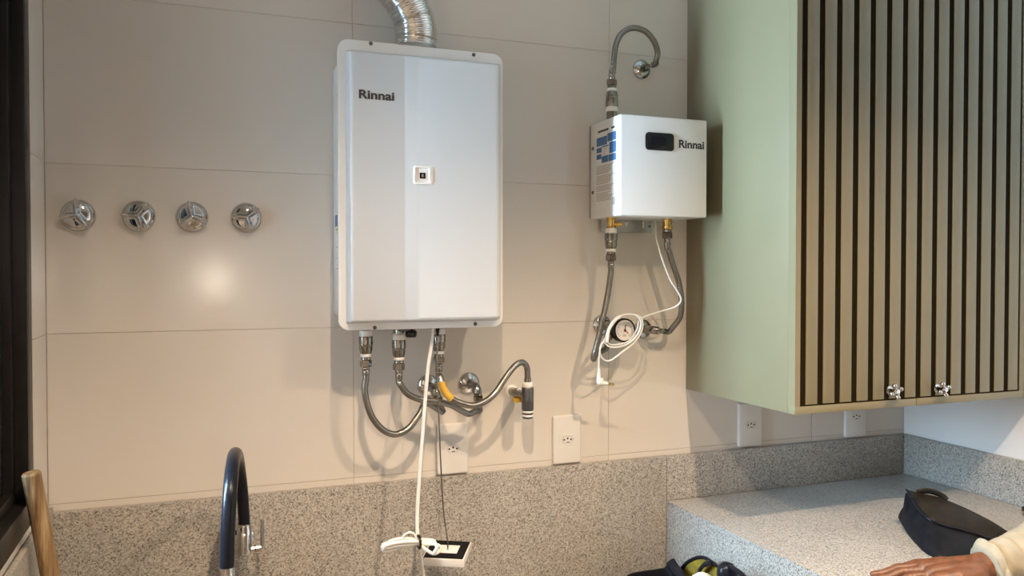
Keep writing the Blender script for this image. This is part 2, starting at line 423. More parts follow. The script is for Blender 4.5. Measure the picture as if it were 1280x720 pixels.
# ------------------------------------------------------------------ green cabinet with ribbed doors
CX0, CX1, CF = 1.217, 1.920, -.428
CZ0, CZ1 = 1.189, 2.54
cab = thing('wall_cabinet', 'sage green wall cabinet with ribbed doors above the granite counter', 'cabinet', (1.6, 0, CZ0))
MB().span((CX0, -.404, CZ0), (CX0 + .018, -.001, CZ1), .001).build('side_panel', 'green', cab)
MB().span((CX1 - .018, -.404, CZ0), (CX1, -.001, CZ1), .001).build('side_panel', 'green', cab)
MB().span((CX0 + .0185, -.402, CZ0 + .002), (CX1 - .0185, -.001, CZ0 + .018)).build('bottom_panel', 'green', cab, smooth=False)
MB().span((CX0 + .0185, -.402, CZ1 - .018), (CX1 - .0185, -.001, CZ1)).build('top_panel', 'green', cab, smooth=False)
MB().span((CX0 + .0185, -.012, CZ0 + .018), (CX1 - .0185, -.001, CZ1 - .018)).build('back_panel', 'green', cab, smooth=False)
MB().span((CX1 + .001, CF + .004, CZ0), (XR - .0005, -.002, CZ1), .001).build('filler_panel', 'green', cab)
pitch_s, sw, s0 = .0479, .0326, 1.2462
slat_me = None
SD = .0022
CM = (CX0 + CX1) / 2
RZ0, RZ1 = CZ0 + .017, CZ1 - .017
for d in range(2):
    x0, x1 = (CX0, CM - .001) if d == 0 else (CM + .001, CX1)
    door = MB().span((x0, CF, CZ0), (x1, CF + .0235, RZ0), .0008).span((x0, CF, RZ1), (x1, CF + .0235, CZ1), .0008)
    if d == 0: door.span((x0, CF, RZ0), (x0 + .014, CF + .0235, RZ1))
    else: door.span((x1 - .012, CF, RZ0), (x1, CF + .0235, RZ1))
    door = door.build('door', 'green', cab)
    bx0, bx1 = (x0 + .014, x1) if d == 0 else (x0, x1 - .012)
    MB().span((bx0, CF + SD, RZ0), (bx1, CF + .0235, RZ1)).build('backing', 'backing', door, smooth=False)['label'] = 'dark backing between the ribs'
    for i in range(7):
        xs = s0 + (i + 7 * d) * pitch_s
        if slat_me is None:
            mb = MB().span((0, CF, RZ0 + .0035), (sw, CF + SD - .0001, RZ1 - .0035), .0008)
            o = mb.build('slat', 'green', door); slat_me = o.data
        else: o = link('slat', slat_me, None, door, smooth=False)
        o.location.x = xs
    # cross-shaped knob
    kc = at(1120.5, 489.5, CF - .022) if d == 0 else at(1180.5, 487.0, CF - .022)
    kb = MB().lathe([(.010, 0), (.010, .002), (.0055, .004), (.0045, .014), (.007, .019), (.008, .024), (.005, .028), (0, .029)], (kc.x, CF, kc.z), (0, -1, 0), 16)
    for a in (20, 110, 200, 290):
        dv = Vector((math.cos(math.radians(a)), 0, math.sin(math.radians(a)))); c0 = Vector((kc.x, CF - .022, kc.z))
        kb.sweep([c0 + dv * t for t in (.003, .006, .009, .0115, .014, .0165, .0185, .0195)], lambda q, L: (.0032, .0030, .0032, .0046, .0056, .0054, .0036, .001)[int(round(q * 7))], 12)
    ko = kb.build('knob', 'chrome', door); ko['label'] = 'small chrome cross-shaped knob'

# ------------------------------------------------------------------ big water heater
HX0, HX1, HZ0, HZ1, FL = .274, .639, 1.379, 1.9865, -.152
PF = FL - .036
wh = thing('water_heater', 'large white gas water heater with two-tone front, hung on the tiled wall', 'water heater', ((HX0 + HX1) / 2, 0, HZ0))
hc = Vector(((HX0 + HX1) / 2, 0, (HZ0 + HZ1) / 2)); W, Hh = HX1 - HX0, HZ1 - HZ0
def hring(wd, ht, r, Y, dz=0, dx=0): return [(hc.x + dx + x, Y, hc.z + dz + z) for x, z in rrect(wd, ht, r, 8)]
mb = MB(); loft(mb, [hring(W - .026, Hh - .05, .012, -.001), hring(W - .026, Hh - .05, .012, FL + .0025)]); mb.build('body', 'white', wh)
mb = MB(); loft(mb, [hring(W - .004, Hh - .004, .020, FL + .022), hring(W, Hh, .022, FL + .002), hring(W - .002, Hh - .002, .021, FL), hring(W - .012, Hh - .012, .018, FL - .0005)], cap0=True, cap1=True)
mb.build('cover_flange', 'white', wh)
# raised front: flat left third, then a step and a gently curved right part
px0, px1 = HX0 + .0190, HX1 - .0165
pz0, pz1 = HZ0 + .0185, HZ1 - .0280
xc = at(507.5, 240, PF).x
mb = MB()
VD = .0085
PL = PF + VD
prof = [(px0 - .004, FL), (px0 - .0015, FL - .010), (px0 + .0008, PL + .007), (px0 + .0025, PL + .0022), (px0 + .005, PL + .0004), (px0 + .009, PL)]
for k in range(1, 7): prof.append((px0 + .009 + (xc - px0 - .009) * k / 6, PL))
nR = 26; xr = px1 - .006
for k in range(1, nR + 1):
    t = k / nR; x = xc + (xr - xc) * t
    prof.append((x, PF + VD * (1 - t) ** 3.2))
prof += [(px1 - .0035, PF + .0008), (px1 - .0015, PF + .004), (px1 - .0004, PF + .010), (px1 + .0008, FL - .012), (px1 + .002, FL)]
levels = [(-.004, 0), (-.0015, .35), (0.0006, .78), (.003, .93), (.007, 1.0)]
lv = [(pz0 + a, s) for a, s in levels] + [(pz1 - a, s) for a, s in levels[::-1]]
ic = 11
for pr in (prof[:ic + 1], prof[ic:]):
    grid = [[mb.bm.verts.new((x, FL + (y - FL) * s, z)) for x, y in pr] for z, s in lv]
    for A, B in zip(grid, grid[1:]):
        for i in range(len(pr) - 1): mb.bm.faces.new([A[i], A[i + 1], B[i + 1], B[i]])
mb.build('front_cover', 'panel', wh, angle=28)
for x, y in ((463.5, 54.5), (592, 68.5), (468.5, 409.5), (594, 405)):
    p = at(x, y, FL)
    MB().lathe([(.0042, 0), (.0042, .0012), (.0034, .0026), (.0016, .0032), (.0012, .0022), (0, .002)], (p.x, FL - .0005, p.z), (0, -1, 0), 14).build('screw', 'screw', wh)
a, b = at(449.5, 122, PF), at(494, 126, PF)
t0 = at(449.5, 110.5, PF)
sl_ = 0.0
lettering('logo', 'Rinnai', (a.x, PL - .0005, a.z), (1, sl_, 0), (0, 0, 1), b.x - a.x, t0.z - a.z, 'ink', wh, .032)['label'] = 'dark printed brand lettering'
# sensor window
c = at(529.8, 219, PF + .001); PD = PF + VD * (1 - (c.x - xc) / (px1 - .006 - xc)) ** 3.2 - .0006; ys = PD + .0065
cp = MB(); loft(cp, [[(c.x + x, ys, c.z + z) for x, z in rrect(.044, .040, .005)], [(c.x + x, PD - .0016, c.z + z) for x, z in rrect(.043, .039, .005)], [(c.x + x, PD - .0022, c.z + z) for x, z in rrect(.040, .036, .004)], [(c.x - .003 + x, PD - .0022, c.z + z) for x, z in rrect(.031, .031, .003)], [(c.x - .003 + x, PD - .0004, c.z + z) for x, z in rrect(.030, .030, .003)]])
dsp = cp.build('display_surround', 'white', wh)
MB().box((c.x - .002, PD - .0008, c.z - .001), (.0125, .001, .0125), .0003, 1).build('display', 'black', dsp)
lettering('digit', '0', (c.x - .004, PD - .00145, c.z - .004), (1, 0, 0), (0, 0, 1), .004, .006, 'greyink', dsp, 0)
# energy label on the left side
ls = HX0 + .013 - .0004
def sidepatch(name, m, y0, y1, z0, z1, par, off=0): return MB().span((ls - .0003 - off, y0, z0), (ls - off, y1, z1)).build(name, m, par, smooth=False)
st = sidepatch('energy_label', 'paper', -.128, -.03, 1.502, 1.628, wh)
sidepatch('print', 'blueink', -.127, -.031, 1.602, 1.627, st, .0003)
for i, m in enumerate(('lime', 'yellow', 'orange', 'red')): sidepatch('print', m, -.125, -.05 - i * .008, 1.592 - i * .0075, 1.598 - i * .0075, st, .0003)
mb = MB()
for i in range(7): mb.span((ls - .0007, -.122, 1.508 + i * .0078), (ls - .0003, -.05 - (i % 3) * .01, 1.5105 + i * .0078))
mb.build('print', 'greyink', st, smooth=False)
# outlets under the body
BB = HZ0 + .025
fit = {'hot': at(457.2, 415, -.09), 'cold': at(498.5, 418.5, -.09), 'gas': at(548.5, 412, -.09)}
for k, p in fit.items():
    MB().lathe([(.012, 0), (.012, max(.006, BB - p.z - .004))], (p.x, -.09, p.z + .004), (0, 0, 1), 18).build('connection_stub', 'nickel', wh)
p = at(514, 417, -.10)
MB().lathe([(.010, 0), (.0125, .004), (.0125, .012), (.009, .016), (.005, .03), (.005, .05)], (p.x, p.y, p.z - .008), (0, 0, 1), 16, lambda t: 1 + .05 * math.cos(8 * t)).build('drain_plug', 'black', wh)
MB().box((p.x - .012, -.098, p.z + .010), (.035, .02, .008), .002).build('drain_bracket', 'screw', wh)

# exhaust duct
duct = thing('exhaust_duct', 'ribbed aluminium flue duct rising from the top of the large heater', 'duct', (.45, -.078, HZ1 - .02))
pts = [at(519.6, 62, -.078), at(520.2, 45, -.078), at(517.5, 25, -.078), at(506.5, 2, -.078), at(489, -20, -.078), at(468, -45, -.078)]
pts += [Vector((.30, -.078, 2.27)), Vector((.285, -.078, 2.37)), Vector((.285, -.078, 2.48)), Vector((.285, -.078, ZC - .001))]
path = resample(spline(pts, 12), .00125)
def drad(q, L):
    r = .0455 + .0010 * math.cos(2 * PI * L / .005)
    k = (L + .004) % .0225
    if k < .004: r += .0016 * math.sin(PI * k / .004)
    return r
MB().sweep(path, drad, 40, lobe=lambda t, L: 1 + .006 * math.sin(3 * t + L * 30)).build('corrugated_hose', 'alu', duct, angle=80)
MB().lathe([(.0465, 0), (.0475, .003), (.0475, .016), (.0465, .018)], pts[0] - Vector((0, 0, .013)), (0, 0, 1), 36).build('clamp_band', 'galv', duct)
MB().lathe([(.044, 0), (.044, pts[0].z - (HZ1 - .026) )], (pts[0].x, -.078, HZ1 - .0242), (0, 0, 1), 36).build('collar', 'white', duct)

# ------------------------------------------------------------------ plumbing
def hexa(t): 
    k = (t % (PI / 3)) - PI / 6
    return math.cos(PI / 6) / math.cos(k) * 1.06
def coupling(par, p, d=(0, 0, -1), s=1.0, big=True, first_tape=True):
    """fittings from p along d; returns the end point where the hose starts"""
    p = Vector(p); d = Vector(d).normalized(); h = 0
    def ringp(name, m, prof, lobes=None, seg=22):
        nonlocal h
        MB().lathe([(r * s, q * s) for r, q in prof], p + d * h, d, seg, lobes).build(name, m, par)
        h += prof[-1][1] * s
    if big:
        if first_tape: ringp('tape_ring', 'tape', [(.0128, 0), (.0140, .002), (.0140, .010), (.0132, .012)])
        ringp('coupling', 'nickel', [(.0150, 0), (.0155, .0015), (.0155, .018), (.0142, .0195), (.0142, .0215), (.0150, .0225), (.0140, .031), (.0128, .036), (.0122, .038)], lambda t: 1 + .018 * math.cos(10 * t), 40)
        ringp('tape_ring', 'tape', [(.0110, 0), (.0118, .001), (.0118, .006), (.0110, .007)])
    ringp('collar', 'nickel', [(.0100, 0), (.0112, .001), (.0112, .006), (.0100, .007)])
    ringp('hex_nut', 'nickel', [(.0108, 0), (.0122, .001), (.0122, .014), (.0108, .0155)], hexa, 48)
    ringp('ferrule', 'nickel', [(.0078, 0), (.0082, .001), (.0082, .006), (.0075, .0075), (.0082, .009), (.0082, .016), (.0074, .018)])
    return p + d * (h - .004)
def hose(label, group, start, d, pts, rad=.0073, end=None, big=True, tape=True, loc=None, s=1.0, end_s=.85):
    t = thing('flexible_hose', label, 'hose', loc or start, group)
    e0 = coupling(t, start, d, s, big, tape)
    pts = [e0, e0 + Vector(d).normalized() * .012] + pts
    if end is not None:
        ep, ed = end; ed = Vector(ed).normalized()
        L = coupling(t, ep, ed, end_s, False, False)
        pts += [L + ed * .012, L]
    MB().sweep(resample(spline(pts, 14), .004), rad, 14).build('braided_tube', 'braid', t, angle=80)
    return t
def flange(c, label, group, out=.05, elbow=None, r=.0265, elbow_r=.0105):
    c = Vector(c); t = thing('wall_flange', label, 'pipe flange', (c.x, 0, c.z), group)
    MB().lathe([(r, 0.0005), (r, .003), (r * .93, .0065), (r * .72, .0105), (r * .5, .0125), (elbow_r + .002, .013)], (c.x, 0, c.z), (0, -1, 0), 36).build('escutcheon', 'chrome', t)
    if elbow is None:
        MB().lathe([(elbow_r, .010), (elbow_r, out - .012), (elbow_r + .002, out - .011), (elbow_r + .002, out)], (c.x, 0, c.z), (0, -1, 0), 20).build('pipe_stub', 'nickel', t)
        return t, Vector((c.x, -out, c.z)), Vector((0, -1, 0))
    ed = Vector(elbow).normalized(); a = Vector((c.x, -out, c.z))
    pts = [Vector((c.x, -.010, c.z)), Vector((c.x, -out + .018, c.z))]
    for k in range(1, 7):
        q = k / 6 * PI / 2
        pts.append(a + Vector((0, .016, 0)) + Vector((0, -.016 * math.sin(q), 0)) + ed * (.016 * (1 - math.cos(q))))
    MB().sweep(pts, elbow_r, 16).build('elbow', 'nickel', t)
    return t, pts[-1], ed
G1 = 'steel flexible hoses under the large heater'
_, e1, d1 = flange(at(535, 482), 'chrome wall flange behind the white cord, under the large heater', 'chrome wall flanges', .055, (.35, 0, -1))
hose('braided steel hose hanging from the leftmost connection of the large heater', G1, fit['hot'] + Vector((0, 0, .003)), (0, 0, -1),
     [at(456, 490, -.092), at(463, 517, -.094), at(477, 536, -.095), at(494, 543, -.093), at(511, 535, -.088), at(524, 518, -.080), at(533, 504, -.072)], end=(e1, d1))
_, e2, d2 = flange(at(586, 479), 'chrome wall flange between the heater hoses and the gas valve', 'chrome wall flanges', .060, (.12, 0, -1))
hose('braided steel hose from the middle connection of the large heater, looping to the wall', G1, fit['cold'] + Vector((0, 0, .001)), (0, 0, -1),
     [at(500, 480, -.094), at(509, 492, -.096), at(524, 499, -.096), at(545, 502, -.093), at(563, 506, -.090), at(576, 513, -.085), at(586, 517.5, -.078), at(594, 514, -.070)], end=(e2, d2))
# gas tee on the wall
tee = thing('gas_tee_valve', 'dark metal tee valve standing out from the wall right of the large heater', 'valve', at(659, 500, 0))
tp = at(659.5, 480, -.078)
MB().lathe([(.011, -.005), (.0125, -.003), (.0125, .006), (.0115, .0075)], tp - Vector((0, 0, 0)), (0, 0, -1), 22).build('tape_ring', 'tape', tee)
MB().lathe([(.0135, .0075), (.0145, .009), (.0145, .060), (.013, .063)], tp, (0, 0, -1), 24).build('tee_body', 'screw', tee)
for h, m, r in ((.063, 'tape', .0135), (.068, 'screw', .0130), (.0725, 'tape', .0135), (.077, 'screw', .0125)):
    MB().lathe([(r - .001, h), (r, h + .001), (r, h + .0038), (r - .001, h + .0046)], tp, (0, 0, -1), 22).build('tape_ring' if m == 'tape' else 'end_cap', m, tee)
wz = tp.z - .027; wx = at(643, 489, -.02).x
MB().lathe([(.016, .0005), (.016, .004), (.013, .006)], (wx, 0, wz), (0, -1, 0), 24).build('tape_ring', 'tape', tee)
MB().sweep(resample([Vector((wx, -.004, wz)), Vector((wx, -.035, wz)), Vector((tp.x, -.078, wz - .002))], .008), lambda q, L: .0105 + (.002 if .30 < q < .55 else 0), 18).build('branch', 'nickel', tee)
MB().lathe([(.0115, -.003), (.013, -.002), (.013, .003), (.0115, .004)], Vector((wx, -.042, wz)) + Vector((.006, 0, 0)), (tp.x - wx, -.043, 0), 20).build('tape_ring', 'tape', tee)
mb = MB().box(at(648, 500, -.045), (.026, .02, .010), .003); mb.build('warning_tag', 'tag', tee)
h3 = hose('braided gas hose with a yellow tag, arching over to the tee valve', G1, fit['gas'] + Vector((0, 0, .002)), (0, 0, -1),
     [at(550, 470, -.093), at(554, 485, -.104), at(562, 496, -.112), at(573, 503, -.114), at(590, 507, -.116), at(606, 502, -.113), at(619, 491, -.108), at(632, 472, -.10), at(645, 456, -.09), at(655, 452.5, -.082)],
     end=None)
# downward end into the tee
ch = [c_ for c_ in h3.children if c_.name.startswith('braided_tube')][0]
C.objects.unlink(ch); bpy.data.objects.remove(ch)
e0 = fit['gas'] + Vector((0, 0, .002)) + Vector((0, 0, -.1005))
top = tp + Vector((0, 0, .012))
pts = [e0, e0 - Vector((0, 0, .012)), at(550, 470, -.093), at(554, 485, -.104), at(562, 496, -.112), at(573, 503, -.114), at(590, 507, -.116), at(606, 502, -.113), at(619, 491, -.108), at(632, 472, -.10), at(644, 457, -.09), at(653, 453, -.084), at(658.5, 459, -.079), top + Vector((0, 0, .006)), top]
hp = resample(spline(pts, 14), .004)
MB().sweep(hp, .0073, 14).build('braided_tube', 'braid', h3, angle=80)
MB().lathe([(.0080, 0), (.0084, .002), (.0084, .010), (.0105, .0125), (.0105, .018)], top + Vector((0, 0, .002)), (0, 0, -1), 20).build('ferrule', 'nickel', h3)
seg = [q for q in hp if at(553, 478, -.098).z > q.z > at(564, 499, -.104).z and q.x < at(572, 500, -.104).x]
MB().sweep(seg, .0086, 14).build('warning_tag', 'tag', h3)['label'] = 'yellow wrapped label'

# ------------------------------------------------------------------ small pump box
BXF = -.168; BX0, BX1, BZ0, BZ1 = .927, 1.166, 1.635, 1.8725
pb = thing('pressure_pump_box', 'small white box unit with a black display beside the green cabinet', 'pump unit', ((BX0 + BX1) / 2, 0, BZ0))
MB().span((BX0 + .002, -.010, BZ0 + .004), (BX1 - .002, -.001, BZ1 - .004)).build('back_plate', 'galv', pb, smooth=False)
MB().span((BX0, BXF, BZ0), (BX1, -.0105, BZ1), .0035, 3).build('casing', 'white', pb)
dc = at(824.5, 177, BXF); 
mb = MB(); loft(mb, [[(dc.x + x, BXF - y_, dc.z + z - .10 * x * x * 40 * .1) for x, z in rrect(.078 - q, .042 - q, .009)] for y_, q in ((0, 0), (.002, 0), (.0032, .003))]); dd = mb.build('display_panel', 'black', pb)
MB().box((dc.x - .006, BXF - .0036, dc.z + .001), (.044, .0006, .022), .0002, 1).build('display_glass', 'rubber', dd)
a, b, t0 = at(848.5, 185, BXF), at(880, 186.5, BXF), at(848.5, 174.5, BXF)
lettering('logo', 'Rinnai', (a.x, BXF - .0004, a.z), (1, 0, 0), (0, 0, 1), b.x - a.x, t0.z - a.z, 'ink', pb, .032)['label'] = 'dark printed brand lettering'
# left side: label and screws. s runs along Y (0 front .. 1 back), z from top
def sp(name, m, y0, y1, z0, z1, par, lift=.0003, base=BX0): return MB().span((base - lift, y0, z0), (base, y1, z1)).build(name, m, par, smooth=False)
lab = sp('side_label', 'paper', -.150, -.040, BZ0 + .022, BZ1 - .016, pb)
LB = BX0 - .0003
def lp(u0, u1, v0, v1, m, par=lab): sp('print', m, -.040 - u0 * .110, -.040 - u1 * .110, BZ1 - .016 - v0 * .1995, BZ1 - .016 - v1 * .1995, par, .0002, LB)
lp(.12, .62, .035, .06, 'ink'); lp(.75, .9, .035, .06, 'ink')
for q in ((.05, .55, .12, .225), (.57, .97, .10, .20), (.05, .30, .245, .305), (.66, .97, .215, .345), (.05, .28, .325, .385), (.30, .60, .36, .44), (.62, .97, .36, .44), (.30, .62, .235, .25)): lp(*q, 'blueink')
mb = MB()
def ml(u0, u1, v0, v1): mb.span((LB - .0002, -.040 - u0 * .11, BZ1 - .016 - v0 * .1995), (LB, -.040 - u1 * .11, BZ1 - .016 - v1 * .1995))
v = .47
for i in range(22):
    if i in (6, 12, 16): v += .012
    ml(.04, (.95, .78, .72, .75, .70, .62)[i % 6], v, v + .009); v += .0185
for r in range(4): ml(.38, .58 - .04 * r, .26 + r * .024, .268 + r * .024)
mb.build('print', 'greyink', lab, smooth=False)
lp(.80, .94, .88, .97, 'greyink')   # plain grey patch
for z in (BZ1 - .062, BZ0 + .066):
    MB().lathe([(.0045, 0), (.0045, .0012), (.003, .003), (0, .0034)], (BX0, -.026, z), (-1, 0, 0), 14).build('screw', 'screw', pb)
# bracket below
bp0, bp1 = at(752, 274, -.012), at(815, 291, -.012)
br = MB().span((bp0.x, -.0125, bp1.z), (bp1.x, -.0105, BZ0 - .0005), .0005, 1).build('bracket', 'galv', pb)
q = at(783, 281, -.0125); mb = MB().prism([(-.006, .006), (.006, .006), (0, -.007)], lambda x, y, d: (q.x + x, -.0126 - d, q.z + y), .0004); mb.build('warning_triangle', 'paper', br, smooth=False)
q = at(804, 278, -.03); MB().lathe([(.003, 0), (.003, .02)], (q.x, -.03, BZ0 - .02), (0, 0, 1), 12).build('stud', 'chrome', br)
q = at(812, 283, -.0125); MB().lathe([(.004, 0), (.003, .002), (0, .0024)], (q.x, -.0125, q.z), (0, -1, 0), 12).build('screw', 'screw', br)
bl, brr = at(763.8, 286, -.085), at(834, 287, -.085)
MB().lathe([(.012, 0), (.0125, .004), (.010, .006), (.010, BZ0 - bl.z - .004), (.013, BZ0 - bl.z - .003), (.013, BZ0 - bl.z)], bl, (0, 0, 1), 20).build('brass_connector', 'brass', pb)
MB().lathe([(.006, 0), (.006, .018), (.007, .019), (.007, .022)], bl + Vector((.004, -.004, .011)), (.8, -.5, 0), 14).build('brass_plug', 'brass', pb)
MB().lathe([(.0125, 0), (.0135, .002), (.0135, .008), (.0115, .010), (.0115, BZ0 - brr.z)], brr, (0, 0, 1), 20).build('brass_connector', 'brass', pb)
btp = at(764.8, 140, -.085)
MB().lathe([(.013, 0), (.013, btp.z - BZ1 + .004)], (btp.x, -.085, BZ1), (0, 0, 1), 20).build('top_connector', 'nickel', pb)
G2 = 'steel flexible hoses at the small pump box'
_, e4, d4 = flange(at(801.5, 87), 'round chrome wall flange above the small pump box', 'chrome wall flanges', .022, None, .0255, .0090)
hose('braided steel hose curling up from the top of the small pump box', G2, btp, (0, 0, 1),
     [at(766.3, 92, -.085), at(767.5, 72, -.085), at(770.5, 54, -.085), at(778, 41, -.085), at(791, 35, -.085), at(806, 39, -.085), at(817, 51, -.084), at(822, 66, -.076), at(819.5, 78, -.062)], end=(e4, Vector((.85, -.8, .3))), end_s=.5)
_, e5, d5 = flange(at(752, 406), 'left chrome wall flange behind the pressure gauge', 'chrome wall flanges', .05, (-.25, 0, -1), .026)
hose('braided steel hose drooping from the left connection of the small pump box', G2, bl + Vector((0, 0, .001)), (0, 0, -1),
     [at(763, 345, -.086), at(759, 372, -.088), at(752, 405, -.092), at(745, 435, -.094), at(742, 446, -.088), at(742.5, 449, -.076), at(745, 443, -.064)], end=(e5, d5))
_, e6, d6 = flange(at(803, 411), 'right chrome wall flange beside the pressure gauge', 'chrome wall flanges', .05, (1, 0, -.12), .026)
hose('braided steel hose bulging right from the small pump box, beside the cabinet', G2, brr + Vector((0, 0, .0)), (0, 0, -1),
     [at(835.5, 312, -.085), at(842, 333, -.086), at(849, 355, -.086), at(852, 378, -.084), at(850, 396, -.076), at(841, 409, -.062)], end=(e6, d6), big=False, end_s=.6)
# pressure gauge
gc = at(781.5, 413, -.082)
ga = thing('pressure_gauge', 'round pressure gauge with a white dial and red needle', 'gauge', (gc.x, -.05, gc.z))
MB().lathe([(.020, -.030), (.0285, -.028), (.030, -.024), (.030, -.002), (.0285, 0), (.0265, 0), (.0258, -.003)], gc, (0, -1, 0), 40).build('housing', 'black', ga)
dial = MB().lathe([(.0256, -.0045), (.0256, -.0022)], gc, (0, -1, 0), 40).build('dial', 'paper', ga)
mb = MB()
for k in range(21):
    a = math.radians(-45 + 270 * k / 20); dv = Vector((math.cos(a), 0, math.sin(a))); L = .006 if k % 5 == 0 else .0035
    R = Matrix.Rotation(-a, 3, 'Y'); mb.box(gc + Vector((0, .0021, 0)) + dv * (.0225 - L / 2), (L, .0005, .0009), rot=R)
mb.build('scale_marks', 'ink', dial, smooth=False)
lettering('unit_text', 'bar', gc + Vector((-.005, .0019, -.015)), (1, 0, 0), (0, 0, 1), .010, .006, 'ink', dial, 0)
for nm, m, a, L in (('needle', 'ink', 80, .019), ('red_needle', 'red', -38, .017)):
    a = math.radians(a); dv = Vector((math.cos(a), 0, math.sin(a)))
    MB().box(gc + Vector((0, .0014 if nm == 'needle' else .0008, 0)) + dv * (L / 2 - .004), (L, .0005, .0018), rot=Matrix.Rotation(-a, 3, 'Y')).build(nm, m, ga, smooth=False)
MB().lathe([(.003, 0), (.003, .002), (0, .0025)], gc + Vector((0, .0015, 0)), (0, -1, 0), 12).build('pivot', 'ink', ga)
MB().sweep([gc + Vector((-.004, .028, 0)), gc + Vector((-.012, .040, .002)), gc + Vector((-.030, .048, .006)), e5 + Vector((.006, .004, .016))], .008, 14).build('stem', 'nickel', ga)
# sensor cable wound round the gauge
sc_ = thing('sensor_cable', 'thin white cable looped round the pressure gauge with a dangling plug', 'cable', gc)
cy = -.105
loop = [at(819, 276, -.06), at(821, 300, -.08), at(828, 325, -.10), at(838, 350, -.104), at(848, 366, -.104), at(851, 376, -.103), at(843, 384, -.102), at(820, 391, -.09), at(800, 399, cy),
        at(796, 412, cy), at(785, 427, cy), at(768, 431, cy), at(760, 428, cy), at(762, 412, cy), at(772, 397, cy), at(788, 393, cy), at(801, 397, cy - .004), at(803, 410, cy - .004), at(795, 426, cy - .004), at(778, 440, cy - .004), at(762, 451, cy - .004), at(752, 447, cy - .004), at(750, 434, cy - .004), at(756, 424, cy - .004), at(764, 404, cy - .004), at(778, 394, cy - .006), at(794, 394, cy - .006), at(801, 403, cy - .008), at(797, 418, cy - .008), at(783, 431, cy - .008), at(764, 434, cy - .008), at(754, 428, cy - .008), at(750, 437, cy - .008), at(748.5, 450, cy - .006), at(748.5, 462, cy - .006)]
MB().sweep(resample(spline(loop, 10), .004), .0021, 8).build('wire', 'cord', sc_, angle=80)
MB().sweep(resample(spline([at(758.5, 428, cy - .012), at(761, 412, cy - .012), at(769, 400, cy - .012), at(775, 396, cy - .010)], 8), .004), .0042, 10).build('wire_bundle', 'cord', sc_, angle=80)
pe = at(748.5, 461, cy - .006)
MB().lathe([(.0028, 0), (.0036, .002), (.003, .004), (.0038, .006), (.0032, .008), (.004, .010), (.0045, .018), (.006, .024)], pe, (0, 0, -1), 14).build('strain_relief', 'cord', sc_)
q = pe + Vector((.003, 0, -.030)); MB().box(q, (.016, .012, .016), .004, 3).build('plug_body', 'cord', sc_)
MB().lathe([(.0052, 0), (.005, .012), (.004, .016), (.0028, .017), (.0028, .028), (.001, .030)], q + Vector((.005, 0, -.004)), (1, -.12, -.18), 14).build('plug_barrel', 'cord', sc_)
MB().lathe([(.0030, .0165), (.0030, .031), (.0016, .033)], q + Vector((.005, 0, -.004)), (1, -.12, -.18), 14).build('plug_tip', 'brass', sc_)

# ------------------------------------------------------------------ four shower-type valve knobs
def valve_knob(label, px, rot):
    c = at(*px, -.012); t = thing('valve_knob', label, 'valve knob', (c.x, 0, c.z), 'chrome valve knobs in a row')
    MB().lathe([(.0325, .0005), (.0330, .003), (.0315, .007), (.028, .0115), (.022, .015), (.014, .017), (0, .0175)], (0, 0, 0), (0, -1, 0), 40).build('escutcheon', 'chrome', t, local=True)
    h = MB(); nr, nt_ = 16, 96; R_ = []
    for i in range(nr + 1):
        f = i / nr; ring_ = []
        for k in range(nt_):
            th = 2 * PI * k / nt_; ex = 0; ridge = 0
            for a in rot:
                da = (th - math.radians(a) + PI) % (2 * PI) - PI; ex += math.exp(-(da / .13) ** 2)
                rr = f * .030
                dd = abs(rr * math.sin(da)) if abs(da) < PI / 2 else rr
                ridge = max(ridge, math.exp(-(dd / (.0042 + .0012 * f)) ** 2))
            r = f * (.0275 + .0070 * ex)
            hgt = .016 + .010 * math.sqrt(max(0, 1 - f * f)) + .013 * ridge * (1 - .35 * f * f)
            if f > .93: hgt -= .006 * (f - .93) / .07
            ring_.append(h.bm.verts.new((r * math.cos(th), -hgt, r * math.sin(th))))
        R_.append(ring_)
    for A, B in zip(R_, R_[1:]):
        for k in range(nt_): h.bm.faces.new([A[k], A[(k + 1) % nt_], B[(k + 1) % nt_], B[k]])
    bk = [h.bm.verts.new((v_.co.x * .8, -.010, v_.co.z * .8)) for v_ in R_[-1]]
    for k in range(nt_): h.bm.faces.new([R_[-1][k], R_[-1][(k + 1) % nt_], bk[(k + 1) % nt_], bk[k]])
    bmesh.ops.remove_doubles(h.bm, verts=R_[0], dist=1e-6)
    h.build('handle', 'chrome', t, local=True)
    return t
valve_knob('chrome three-spoke valve knob nearest the black window', (97, 269), (95, 188, -48))
valve_knob('chrome valve knob second from the black window', (173, 270), (178, -68, 55))
valve_knob('chrome valve knob third from the black window', (240, 271), (104, -18, 222))
valve_knob('chrome valve knob nearest the large heater', (308, 272), (38, 176, -72))

